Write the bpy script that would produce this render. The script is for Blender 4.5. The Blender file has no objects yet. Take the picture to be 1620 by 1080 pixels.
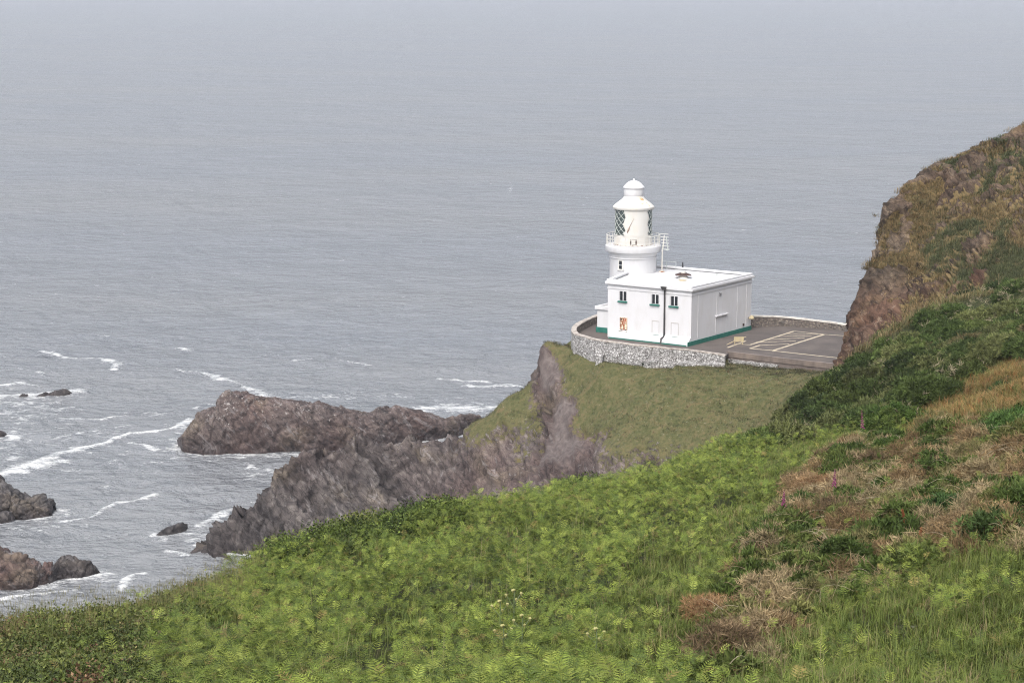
import bpy, math, random
import numpy as np
R=math.radians
rng=np.random.default_rng(7); random.seed(7)
scene=bpy.context.scene; col=scene.collection
# ------------------------------------------------------------------ survey helpers (real heights and distances)
F=3200.0; PITCH=R(10.3); H=63.0; K=1.13
def ray(px,py):
    u=(px-810)/F; v=(540-py)/F
    return np.array([u,math.cos(PITCH)+v*math.sin(PITCH),-math.sin(PITCH)+v*math.cos(PITCH)])
def onz(px,py,z):
    d=ray(px,py); t=(z-H)/d[2]; return np.array([0,0,H])+t*d
def onY(px,py,Y):
    d=ray(px,py); t=Y/d[1]; return np.array([0,0,H])+t*d
def proj(P):
    x=P[:,0]; y=P[:,1]; z=P[:,2]-H
    dep=np.maximum(y*math.cos(PITCH)-z*math.sin(PITCH),.1); up=y*math.sin(PITCH)+z*math.cos(PITCH)
    return 810+F*x/dep, 540-F*up/dep
def inpoly(x,y,poly):
    c=np.zeros(len(x),bool); n=len(poly)
    for i in range(n):
        x1,y1=poly[i]; x2,y2=poly[(i+1)%n]
        if y1==y2: continue
        k=((y1>y)!=(y2>y))&(x<(x2-x1)*(y-y1)/(y2-y1)+x1); c^=k
    return c
# ------------------------------------------------------------------ numpy noise
_p=np.random.default_rng(3).permutation(256); _p=np.concatenate([_p,_p,_p])
_g=np.random.default_rng(4).normal(size=(256,3)); _g/=np.linalg.norm(_g,axis=1)[:,None]
def perlin(P):
    P=np.asarray(P,float); i=np.floor(P).astype(int); f=P-i; i&=255
    u=f*f*f*(f*(f*6-15)+10); r=np.zeros(len(P))
    for a in (0,1):
        for b in (0,1):
            for c in (0,1):
                h=_p[_p[_p[(i[:,0]+a)&255]+((i[:,1]+b)&255)]+((i[:,2]+c)&255)]
                d=(_g[h]*(f-np.array([a,b,c]))).sum(1)
                w=(u[:,0] if a else 1-u[:,0])*(u[:,1] if b else 1-u[:,1])*(u[:,2] if c else 1-u[:,2])
                r+=w*d
    return r*1.6
def fbm(P,s=1.0,o=4,g=.5,l=2.03,off=0.0):
    P=np.asarray(P,float)*s+off; a=1.0; r=np.zeros(len(P)); t=0
    for k in range(o):
        r+=a*perlin(P); t+=a; a*=g; P=P*l+17.3
    return r/t*1.5
def ridged(P,s=1.0,o=4,g=.5,off=0.0):
    P=np.asarray(P,float)*s+off; a=1.0; r=np.zeros(len(P)); t=0
    for k in range(o):
        r+=a*(1-2*np.abs(perlin(P))); t+=a; a*=g; P=P*2.1+9.7
    return r/t
_r=np.random.default_rng(12).random((256,3)); _n=np.random.default_rng(13).normal(size=(256,3))
def facets(P,s=1.0,off=0.0):
    """broken rock: every cell is a tilted plane; returns (plane height, gap to the next cell)"""
    Q=np.asarray(P,float)*s+off; i=np.floor(Q).astype(int); b=np.full(len(Q),9.); b2=b.copy(); hgt=np.zeros(len(Q))
    for a in (-1,0,1):
        for c in (-1,0,1):
            for e in (-1,0,1):
                j=(i+np.array([a,c,e])); h=_p[_p[_p[j[:,0]&255]+(j[:,1]&255)]+(j[:,2]&255)]
                d=Q-(j+_r[h]); dd=np.sqrt((d*d).sum(1)); m=dd<b; b2=np.where(m,b,np.minimum(b2,dd)); b=np.where(m,dd,b)
                hgt=np.where(m,(d*_n[h]).sum(1)*.55+_r[h][:,0]-.5,hgt)
    return hgt,b2-b
def xy0(P): 
    Q=np.array(P,float); 
    return np.column_stack([Q[:,0],Q[:,1],np.zeros(len(Q))])
def sstep(a,b,x):
    t=np.clip((x-a)/(b-a),0,1); return t*t*(3-2*t)
class Rbf:
    def __init__(s,pts,vals,c=3.0):
        s.p=np.array(pts,float); v=np.array(vals,float); s.m=v.mean(0); s.c=c
        d=np.sqrt(((s.p[:,None]-s.p[None])**2).sum(2)+c*c)
        s.w=np.linalg.solve(d+1e-3*np.eye(len(d)),v-s.m)
    def __call__(s,q):
        q=np.asarray(q,float); out=[]
        for k in range(0,len(q),20000):
            d=np.sqrt(((q[k:k+20000,None]-s.p[None])**2).sum(2)+s.c**2); out.append(d@s.w+s.m)
        return np.concatenate(out)
# ------------------------------------------------------------------ mesh helpers
def link(o,parent=None):
    col.objects.link(o)
    if parent is not None: o.parent=parent
    return o
def mesh_np(name,V,F_,mat,parent=None,attrs=None,smooth=False):
    V=np.asarray(V,np.float32); F_=np.asarray(F_,np.int32); n=F_.shape[1]
    me=bpy.data.meshes.new(name); me.vertices.add(len(V)); me.vertices.foreach_set('co',V.ravel())
    me.loops.add(F_.size); me.loops.foreach_set('vertex_index',F_.ravel())
    me.polygons.add(len(F_)); me.polygons.foreach_set('loop_start',np.arange(0,F_.size,n,dtype=np.int32))
    me.polygons.foreach_set('loop_total',np.full(len(F_),n,np.int32))
    if smooth: me.polygons.foreach_set('use_smooth',np.ones(len(F_),bool))
    for k,a in (attrs or {}).items():
        a=np.asarray(a,np.float32)
        if a.ndim==1:
            at=me.attributes.new(k,'FLOAT','POINT'); at.data.foreach_set('value',a)
        else:
            at=me.attributes.new(k,'FLOAT_COLOR','POINT')
            if a.shape[1]==3: a=np.column_stack([a,np.ones(len(a),np.float32)])
            at.data.foreach_set('color',np.ascontiguousarray(a,np.float32).ravel())
    me.update(calc_edges=True); me.validate()
    me.materials.append(mat)
    return link(bpy.data.objects.new(name,me),parent)
class MB:
    def __init__(s): s.v=[]; s.f=[]
    def add(s,v,f):
        o=len(s.v); s.v+= [tuple(map(float,q)) for q in v]; s.f+=[tuple(i+o for i in q) for q in f]; return s
    def hexa(s,b,t):   # bottom loop, top loop
        n=len(b)
        f=[tuple(range(n))[::-1],tuple(range(n,2*n))]+[(i,(i+1)%n,n+(i+1)%n,n+i) for i in range(n)]
        return s.add(list(b)+list(t),f)
    def lathe(s,prof,c=(0,0,0),n=40,a0=0,a1=2*math.pi):
        full=abs(a1-a0-2*math.pi)<1e-6; m=n if full else n+1; v=[]; f=[]
        for r,z in prof:
            for i in range(m):
                a=a0+(a1-a0)*i/n; v.append((c[0]+r*math.cos(a),c[1]+r*math.sin(a),c[2]+z))
        for k in range(len(prof)-1):
            for i in range(n):
                j=(i+1)%m; f.append((k*m+i,k*m+j,(k+1)*m+j,(k+1)*m+i))
        return s.add(v,f)
    def tube(s,pts,r,n=6):
        P=np.array(pts,float); v=[]; f=[]; m=len(P)
        rr=[r]*m if np.isscalar(r) else r
        up=np.array([0,0,1.0])
        for i in range(m):
            d=P[min(i+1,m-1)]-P[max(i-1,0)]; d/=np.linalg.norm(d)+1e-9
            a=np.cross(d,up); 
            if np.linalg.norm(a)<.05: a=np.cross(d,[1,0,0])
            a/=np.linalg.norm(a); b=np.cross(a,d)
            for k in range(n):
                t=2*math.pi*k/n; v.append(P[i]+rr[i]*(a*math.cos(t)+b*math.sin(t)))
        for i in range(m-1):
            for k in range(n): f.append((i*n+k,i*n+(k+1)%n,(i+1)*n+(k+1)%n,(i+1)*n+k))
        f.append(tuple(range(n))[::-1]); f.append(tuple((m-1)*n+k for k in range(n)))
        return s.add(v,f)
    def build(s,name,mat,parent=None,bevel=0,smooth=False):
        me=bpy.data.meshes.new(name); me.from_pydata(s.v,[],s.f); me.materials.append(mat); me.update()
        if smooth:
            for p in me.polygons: p.use_smooth=True
            try: me.set_sharp_from_angle(angle=R(35))
            except Exception: pass
        o=link(bpy.data.objects.new(name,me),parent)
        if bevel:
            b=o.modifiers.new('bevel','BEVEL'); b.width=bevel; b.segments=2; b.limit_method='ANGLE'
        return o
def tag(o,label=None,cat=None,group=None,kind=None):
    if label: o['label']=label
    if cat: o['category']=cat
    if group: o['group']=group
    if kind: o['kind']=kind
    return o
def empty(name,loc,label,cat,group=None):
    o=bpy.data.objects.new(name,None); o.location=loc; col.objects.link(o); o.empty_display_size=.5
    return tag(o,label,cat,group)
# ------------------------------------------------------------------ materials
class NT:
    def __init__(s,name):
        s.m=bpy.data.materials.new(name); s.m.use_nodes=True; s.t=s.m.node_tree; s.t.nodes.clear()
        s.out=s.t.nodes.new('ShaderNodeOutputMaterial')
    def n(s,ty,**kw):
        q=s.t.nodes.new(ty)
        for k,v in kw.items():
            if k in q.inputs.keys() if isinstance(k,str) else False: s.put(q.inputs[k],v)
            elif hasattr(q,k): setattr(q,k,v)
        return q
    def put(s,inp,v):
        if isinstance(v,bpy.types.NodeSocket): s.t.links.new(v,inp)
        elif isinstance(v,(tuple,list)) and len(v)==3 and inp.type=='RGBA': inp.default_value=(*v,1)
        else: inp.default_value=v
    def tex(s,kind,scale,vec=None,**kw):
        q=s.t.nodes.new(kind); q.inputs['Scale'].default_value=scale
        for k,v in kw.items():
            if k in q.inputs.keys(): s.put(q.inputs[k],v)
            else: setattr(q,k,v)
        if vec is not None: s.t.links.new(vec,q.inputs['Vector'])
        return q
    def pos(s,scale=(1,1,1),rot=(0,0,0)):
        g=s.t.nodes.new('ShaderNodeNewGeometry'); mp=s.t.nodes.new('ShaderNodeMapping')
        s.t.links.new(g.outputs['Position'],mp.inputs['Vector']); mp.inputs['Scale'].default_value=scale; mp.inputs['Rotation'].default_value=rot
        return mp.outputs[0]
    def ramp(s,fac,stops,interp='LINEAR'):
        q=s.t.nodes.new('ShaderNodeValToRGB'); q.color_ramp.interpolation=interp; e=q.color_ramp.elements
        while len(e)<len(stops): e.new(.5)
        for k,(p,c) in enumerate(stops):
            e[k].position=p; e[k].color=(*(c if not np.isscalar(c) else (c,c,c)),1)
        s.put(q.inputs[0],fac); return q.outputs[0]
    def mix(s,fac,a,b,mode='MIX'):
        q=s.t.nodes.new('ShaderNodeMix'); q.data_type='RGBA'; q.blend_type=mode
        s.put(q.inputs[0],fac); s.put(q.inputs[6],a); s.put(q.inputs[7],b); return q.outputs[2]
    def math(s,op,a,b=0.0,c=0.0):
        q=s.t.nodes.new('ShaderNodeMath'); q.operation=op; s.put(q.inputs[0],a); s.put(q.inputs[1],b); s.put(q.inputs[2],c); return q.outputs[0]
    def attr(s,name):
        q=s.t.nodes.new('ShaderNodeAttribute'); q.attribute_name=name; return q
    def bump(s,h,strength=.5,dist=.1,normal=None):
        q=s.t.nodes.new('ShaderNodeBump'); q.inputs['Strength'].default_value=strength; q.inputs['Distance'].default_value=dist
        s.put(q.inputs['Height'],h)
        if normal is not None: s.put(q.inputs['Normal'],normal)
        return q.outputs[0]
    def pbr(s,color,rough=.7,normal=None,spec=.3,metal=0.0,link=True):
        q=s.t.nodes.new('ShaderNodeBsdfPrincipled'); s.put(q.inputs['Base Color'],color); s.put(q.inputs['Roughness'],rough)
        q.inputs['Specular IOR Level'].default_value=spec; q.inputs['Metallic'].default_value=metal
        if normal is not None: s.put(q.inputs['Normal'],normal)
        if link: s.t.links.new(q.outputs[0],s.out.inputs['Surface'])
        return q
def painted(name,c,rough=.55,dirt=.12,dirtcol=(.40,.37,.33),scale=.8):
    t=NT(name); P=t.pos((1,1,.35)); a=t.tex('ShaderNodeTexNoise',scale,P,Detail=6.0,Roughness=.65).outputs[0]
    b=t.tex('ShaderNodeTexNoise',9,t.pos(),Detail=3.0).outputs[0]
    k=t.ramp(a,[(.45,0.0),(.8,1.0)]); cc=t.mix(t.math('MULTIPLY',k,dirt*3),c,dirtcol)
    t.pbr(cc,rough,t.bump(b,.15,.02)); return t.m
def stained(name,c,stain,lo=.5,hi=.6,scale=2.0,rough=.6):
    t=NT(name); a=t.tex('ShaderNodeTexNoise',scale,t.pos((1,1,.5)),Detail=5.0,Roughness=.6).outputs[0]
    t.pbr(t.mix(t.ramp(a,[(lo,0.0),(hi,1.0)]),c,stain),rough,t.bump(a,.2,.02)); return t.m
def leafmat(name,rough=.6,trans=.3):
    t=NT(name); c=t.attr('tint').outputs['Color']
    n=t.tex('ShaderNodeTexNoise',3.0,t.pos(),Detail=2.0).outputs[0]
    c=t.mix(1.0,c,t.ramp(n,[(.3,.78),(.7,1.18)]),'MULTIPLY')
    p=t.pbr(c,rough,spec=.2,link=False); tr=t.n('ShaderNodeBsdfTranslucent'); t.put(tr.inputs['Color'],c)
    m=t.n('ShaderNodeMixShader'); m.inputs[0].default_value=trans
    t.t.links.new(p.outputs[0],m.inputs[1]); t.t.links.new(tr.outputs[0],m.inputs[2]); t.t.links.new(m.outputs[0],t.out.inputs['Surface']); return t.m
WHITE=painted('white_render',(.62,.62,.635),.6,.10,(.42,.39,.34),1.1)
WHITE2=painted('white_metal_paint',(.62,.61,.58),.45,.14,(.60,.50,.36),1.3)
ROOFW=painted('white_roof_felt',(.58,.58,.585),.7,.16,(.45,.44,.42),.7)
GREEN=stained('green_paint',(.018,.135,.105),(.04,.18,.14),.45,.7,3)
DARKF=painted('dark_window',(.015,.018,.022),.25,.02)
BLACKP=painted('black_iron',(.03,.03,.033),.5,.1)
RUSTY=stained('rust_and_paint',(.72,.66,.52),(.28,.09,.035),.47,.56,4)
RUST=stained('rust',(.075,.04,.03),(.035,.025,.024),.4,.7,5)
GREYB=painted('grey_bars',(.45,.48,.46),.5,.1)
YELLOW=stained('faded_yellow_paint',(.48,.40,.24),(.40,.35,.27),.42,.72,2.5)
CREAM=painted('cream_board',(.45,.38,.24),.7,.2)
exec_order=0
def saw(P,n,T,seed=0.):
    n=np.array(n,float); n/=np.linalg.norm(n); s=(P@n)/T+.35*fbm(P,.12,2,off=seed); c=np.floor(s); f=s-c; h=_r[(c.astype(int)*37)&255][:,0]
    return (f*f-.4)*(.5+h), h
def seg_dist(P,a,b):
    a=np.array(a[:2]); b=np.array(b[:2]); d=b-a; t=np.clip(((P[:,:2]-a)@d)/(d@d+1e-9),0,1)
    return np.linalg.norm(P[:,:2]-(a+t[:,None]*d),axis=1),t
# ------------------------------------------------------------------ terrain materials
def rock_nodes(t,tone,red):
    """strata-streaked slate rock; tone/red are 0..1 sockets"""
    P=t.pos((1,1,1),(R(12),R(42),R(10)))
    q=t.n('ShaderNodeMapping'); t.t.links.new(P,q.inputs['Vector']); q.inputs['Scale'].default_value=(2.4,1.0,1.0)
    lay=t.tex('ShaderNodeTexNoise',.62,q.outputs[0],Detail=8.0,Roughness=.66,Distortion=.5).outputs[0]
    big=t.tex('ShaderNodeTexNoise',.16,t.pos(),Detail=3.0).outputs[0]
    fine=t.tex('ShaderNodeTexNoise',3.2,t.pos(),Detail=6.0,Roughness=.7).outputs[0]
    vo=t.tex('ShaderNodeTexVoronoi',.8,q.outputs[0],feature='DISTANCE_TO_EDGE').outputs['Distance']
    grey=t.ramp(lay,[(.30,(.034,.031,.032)),(.44,(.082,.075,.074)),(.55,(.128,.116,.111)),(.66,(.20,.186,.172)),(.8,(.29,.27,.25))])
    redc=t.ramp(lay,[(.30,(.035,.026,.026)),(.45,(.095,.062,.056)),(.58,(.135,.088,.077)),(.78,(.22,.165,.145))])
    tan=t.ramp(lay,[(.3,(.06,.05,.038)),(.5,(.15,.12,.085)),(.7,(.25,.21,.155))])
    c=t.mix(red,grey,redc); c=t.mix(t.ramp(big,[(.54,0.0),(.68,.55)]),c,tan)
    pale=t.tex('ShaderNodeTexNoise',.42,q.outputs[0],Detail=6.0,Roughness=.7,Distortion=.8).outputs[0]
    c=t.mix(t.ramp(pale,[(.57,0.0),(.63,.55)]),c,(.27,.25,.245)); c=t.mix(t.ramp(pale,[(.34,.75),(.42,0.0)]),c,(.045,.04,.042))
    c=t.mix(t.math('MULTIPLY',t.ramp(fine,[(.64,0.0),(.70,1.0)]),.45),c,(.42,.40,.36))
    c=t.mix(tone,c,t.mix(1.0,c,(.34,.34,.36),'MULTIPLY'))
    crack=t.ramp(vo,[(0.0,.2),(.045,1.0)]); c=t.mix(.75,c,t.mix(1.0,c,crack,'MULTIPLY'))
    h=t.math('ADD',t.math('MULTIPLY',lay,1.0),t.math('MULTIPLY',fine,.55)); h=t.math('ADD',h,t.math('MULTIPLY',crack,.12))
    return c,h
def ground_mat(name,with_rock=True,pal='headland'):
    t=NT(name)
    if pal=='headland':
        g1=[(.3,(.034,.044,.016)),(.45,(.075,.080,.032)),(.56,(.11,.10,.046)),(.68,(.14,.105,.055)),(.8,(.075,.09,.05))]
    elif pal=='cliff':
        g1=[(.3,(.045,.05,.022)),(.45,(.11,.09,.042)),(.56,(.17,.125,.06)),(.68,(.21,.145,.075)),(.8,(.10,.095,.055))]
    else:
        g1=[(.3,(.012,.016,.006)),(.5,(.03,.036,.013)),(.65,(.05,.045,.02)),(.8,(.06,.05,.03))]
    a=t.tex('ShaderNodeTexNoise',.55,t.pos(),Detail=8.0,Roughness=.72).outputs[0]
    b=t.tex('ShaderNodeTexNoise',2.2,t.pos(),Detail=5.0,Roughness=.7).outputs[0]
    g=t.ramp(t.math('MULTIPLY_ADD',b,.45,t.math('MULTIPLY',a,.55)),g1)
    sp=t.ramp(t.tex('ShaderNodeTexNoise',4.5,t.pos(),Detail=2.0).outputs[0],[(.68,0.0),(.73,1.0)])
    g=t.mix(t.math('MULTIPLY',sp,.35),g,(.40,.40,.33))
    if not with_rock:
        t.pbr(g,.9,t.bump(b,.6,.12),spec=.1); return t.m
    c,h=rock_nodes(t,t.attr('tone').outputs['Fac'],t.attr('red').outputs['Fac'])
    sl=t.ramp(t.attr('red').outputs['Fac'],[(.70,0.0),(.88,1.0)])
    if pal=='headland':
        st_=t.tex('ShaderNodeTexNoise',1.2,t.pos((1.6,1.6,.25)),Detail=5.0,Roughness=.6).outputs[0]
        c=t.mix(t.math('MULTIPLY',sl,.8),c,t.ramp(st_,[(.3,(.075,.063,.061)),(.5,(.122,.103,.098)),(.7,(.175,.153,.142))])); h=t.math('MULTIPLY',h,t.math('SUBTRACT',1.0,t.math('MULTIPLY',sl,.55)))
    if pal=='cliff': c=t.mix(1.0,c,(.98,.82,.62),'MULTIPLY')
    m=t.math('ADD',t.attr('grass').outputs['Fac'],t.math('ADD',t.math('MULTIPLY',t.math('SUBTRACT',b,.5),.9),t.math('MULTIPLY',t.math('SUBTRACT',a,.5),.8)))
    m=t.ramp(m,[(.47,0.0),(.53,1.0)])
    t.pbr(t.mix(m,c,g),.88,t.bump(t.mix(m,h,t.math('MULTIPLY',b,.7)),.5,.3),spec=.18); return t.m
HEADM=ground_mat('headland_rock_and_turf'); CLIFFM=ground_mat('cliff_rock_and_grass',True,'cliff'); HILLM=ground_mat('hillside_soil',False,'hill')
def sea_rock_mat(name):
    t=NT(name); c,h=rock_nodes(t,t.attr('tone').outputs['Fac'],t.attr('red').outputs['Fac'])
    n=t.tex('ShaderNodeTexNoise',2.6,t.pos((1,1,.6)),Detail=5.0,Roughness=.75).outputs[0]
    w=t.math('MULTIPLY_ADD',t.attr('guano').outputs['Fac'],.16,n); c=t.mix(t.ramp(w,[(.70,0.0),(.78,.6)]),c,(.58,.56,.54))
    wet=t.attr('wet').outputs['Fac']; c=t.mix(wet,c,t.mix(1.0,c,(.5,.48,.5),'MULTIPLY'))
    t.pbr(c,t.math('SUBTRACT',.85,t.math('MULTIPLY',wet,.4)),t.bump(h,.55,.35),spec=.3); return t.m
SEAROCK=sea_rock_mat('sea_rock')
# ------------------------------------------------------------------ headland
tar_px=[(1153,557,21),(1240,567.5,21),(1330,577.5,21),(1460,592,21),(1460,535,21),(1343,523,21),(1240,515.5,21),(1188,518,21)]
wall_px=[(958,493),(945,499),(930,505),(916,512),(908.5,519),(909.5,526.5),(917,530),(932,534.5),(950,538.3),(1000,545),(1050,550.3),(1087,553.5),(1120,557.5),(1148,562)]
WT=21.75
wall_zt=[WT+.1]*7+[WT+.1,WT+.1,WT+.08,WT+.0,21.55,21.32,21.12]
wall_pts=[onz(a,b,z_) for (a,b),z_ in zip(wall_px,wall_zt)]
LB=np.array([20.04030416,227.67176785]); LE=np.array([-.84053363,.54175938]); LG=np.array([.60448047,.79661996])
def L(u,v,z=0.0):
    p=LB+u*LE+v*LG; return (float(p[0]),float(p[1]),21.0+z)
plate=[tuple(p[:2]) for p in wall_pts[::-1]]
back=[L(17,12)[:2],L(17,20)[:2],L(8,25)[:2],L(1.0,19.5)[:2]]
tarpoly=[tuple(onz(a,b,z)[:2]) for a,b,z in tar_px]
plateau=[tarpoly[0],tarpoly[1],tarpoly[2],tarpoly[3],tarpoly[4],tarpoly[5],tarpoly[6],back[3],back[2],back[1],back[0]]+[tuple(p[:2]) for p in wall_pts]
HC=[ # px,py,Y/K, grass, red
 (905,533,207,1,.3),(950,578,198.5,1,.3),(1060,588,194,1,.2),(1150,588,192,1,.2),(1250,592,188,1,.2),(1330,600,184,1,.2),
 (1000,640,191,1,.3),(1000,722,183.6,.52,.5),(1050,708,183.5,.58,.5),(1100,700,183,.7,.4),(1100,640,188,1,.2),(1200,650,185,1,.2),(1280,612,183,1,.2),
 (880,546,207,.8,.5),(852,560,207,.25,.8),(838,600,207,.1,.7),(830,615,206,.75,.3),(800,634,206,1,.2),(775,655,206,.95,.3),(745,668,206,.6,.4),(722,684,206,.35,.4),
 (309,863,191.5,0,.1),(447,738,194,.2,.3),(480,723,195,.1,.4),(530,707,198,.3,.4),(568,692,200,.3,.3),(612,698,202,.3,.3),(667,694,204,.3,.3),(720,697,204,.35,.4),(399,800,192,0,.15),(420,778,193,0,.15),(352,818,191.5,0,.15),
 (460,866,189.4,0,.1),(400,860,190,0,.1),(520,850,190.5,0,.1),(600,760,198,.1,.1),(600,812,195,0,.2),(700,780,198,.1,.5),(700,720,202,.25,.3),(800,760,195,.05,.7),(760,780,196,.05,.8),(850,745,190,.1,.6),(900,742,187.5,.05,.7),
 (800,700,200,.3,.5),(850,690,198,.55,.4),(850,650,201,.5,.5),(870,600,203.5,.0,.95),(885,650,198.5,.0,1.0),(900,700,193,.0,1.0),(860,570,206,.05,.9),(890,566,205,.75,.7),
 (920,600,200,1,.4),(930,660,195,1,.4),(945,715,187.5,.45,.4),(560,750,197,.15,.2),(520,790,193,0,.1),(480,770,193.5,.05,.25),(650,740,201,.2,.3),
]
pts=[];zv=[];gv=[];rv=[]
for a,b,y,g_,r_ in HC:
    P=onY(a,b,y*K); pts.append(P[:2]); zv.append(P[2]); gv.append(g_); rv.append(r_)
def ex(x,y,z,g_=0,r_=.3): pts.append(np.array([x,y])); zv.append(z); gv.append(g_); rv.append(r_)
for p in plateau: ex(p[0],p[1],20.6 if p[1]>222 else 20.4,1)
ex(25,232,20.7,1); ex(32,225,20.7,1); ex(16,238,20.7,1); ex(20,246,20.7,1)
# seaward side
for x,y,z in [(5,242,14),(-1,243,5),(-1,250,-3),(8,252,6),(5,262,-3),(20,262,8),(22,275,-4),(36,262,12),(40,280,-4),(52,250,20),(60,275,-3),
              (-7,241,3),(-8,247,-3),(-14,238,2.5),(-15,245,-3.5),(-20,234,1),(-24,228,-1.5),(-24,236,-4),(-30,222,-1),(-31,230,-4),(-36.6,217.5,-.6),(-40,216,-3),(-38,211,-3.5),(-33,211.5,-2),(-27,209,-2.5),(-20,206,-2),(-40,230,-4),(-12,214,-1),(-3,208,0),(4,202,3.5),(10,198,4),(18,195,7),(-20,196,-4),(-5,195,-3),(8,186,-2),(20,182,3),(28,190,14),(36,196,20),(44,200,21),(52,205,22),(55,225,21),(-40,196,-4),(30,175,8),(45,180,16)]: ex(x,y,z,.6 if z>8 else 0)
hz=Rbf(pts,np.column_stack([zv,gv,rv]),2.5)
st=.27
hx=np.arange(-42,58,st); hy=np.arange(180,282,st); X,Y=np.meshgrid(hx,hy); q=np.column_stack([X.ravel(),Y.ravel()])
r=hz(q); Z=r[:,0].copy(); G=r[:,1]; RD=r[:,2]
ptx=np.array([p[0] for p in plateau]); inp=inpoly(q[:,0],q[:,1],plateau)
# distance to plateau outline, to flatten next to the wall
dm=np.full(len(q),1e9)
for i in range(len(plateau)):
    d,_=seg_dist(q,plateau[i],plateau[(i+1)%len(plateau)]); dm=np.minimum(dm,d)
P3=np.column_stack([q[:,0],q[:,1],Z])
G=G-.18*sstep(.22,.5,fbm(P3,.17,4,.6,off=66.))*(dm>4)*(G>.5); rock=1-sstep(.35,.6,G+.25*fbm(P3,.5,3,off=11.))
c_,s_=math.cos(R(42)),math.sin(R(42))
lay=np.column_stack([(q[:,0]*c_+Z*s_)*1.0,(q[:,1])*.28,(-q[:,0]*s_+Z*c_)*.22])
strata=ridged(lay,.62,5,.55,off=2.)
blocks=fbm(np.column_stack([q[:,0],q[:,1],Z*.6]),.30,5,.56,off=8.)
led=np.round((Z+.9*fbm(P3,.2,3,off=4.))/1.3)*1.3-Z
damp=np.clip(dm/4.0,0,1); damp[inp]=0
SQ=np.column_stack([q[:,0]*c_+Z*s_,q[:,1]*.75,(-q[:,0]*s_+Z*c_)*1.7])
f1,e1=facets(SQ,.34,off=3.); f2,e2=facets(SQ,.85,off=7.)
crk=.55*np.exp(-(e1/.07)**2)+.25*np.exp(-(e2/.10)**2)
PS=np.column_stack([q,Z]); sw1,hs1=saw(PS,(.72,-.12,.68),3.0,2.); sw2,hs2=saw(PS,(.70,-.1,.70),1.05,5.)
Zg=Z.reshape(X.shape); gy_,gx_=np.gradient(Zg,st); NH=np.column_stack([-gx_.ravel(),-gy_.ravel(),np.ones(len(q))]); NH/=np.linalg.norm(NH,axis=1)[:,None]
drk=damp*rock*(1-.6*sstep(.6,.9,RD))*(-.35+.10*strata+.30*blocks+.22*f1+.14*f2-.55*crk+1.05*sw1+.5*sw2)
Z=Z+damp*(rock*.15*led+(1-rock)*(.22*fbm(P3,.9,4,off=21.)+.25*fbm(P3,.25,2,off=2.)))
Z[inp]=np.minimum(Z[inp],20.55)
nearout=(~inp)&(dm<1.2); Z[nearout]=np.minimum(Z[nearout],20.35)
Z-=np.where((~inp)&(q[:,1]<238),(.5+.35*(q[:,0]<18))*np.exp(-dm/7.0)*sstep(3,9,q[:,0]),0)
# sunken slab gully
tone=np.clip(.35*sstep(3.0,.4,Z)+.30*sstep(.35,-.35,strata)*rock+.8*np.minimum(crk,.6)*rock+(.55*hs1+.35*hs2-.32)*rock+ .35*sstep(-14,-30,q[:,0]),0,1)
nx,ny=len(hx),len(hy); I=np.arange(nx*ny).reshape(ny,nx)
HF=np.column_stack([I[:-1,:-1].ravel(),I[:-1,1:].ravel(),I[1:,1:].ravel(),I[1:,:-1].ravel()])
HV=np.column_stack([q,Z])+NH*drk[:,None]; keep=(HV[HF,2].max(1)>-3.0); HF=HF[keep]
tag(mesh_np('headland',HV,HF,HEADM,attrs={'grass':G,'red':np.clip(RD,0,1),'tone':tone},smooth=False),kind='structure')
HEAD=(q,Z,G,inp,dm)
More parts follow.
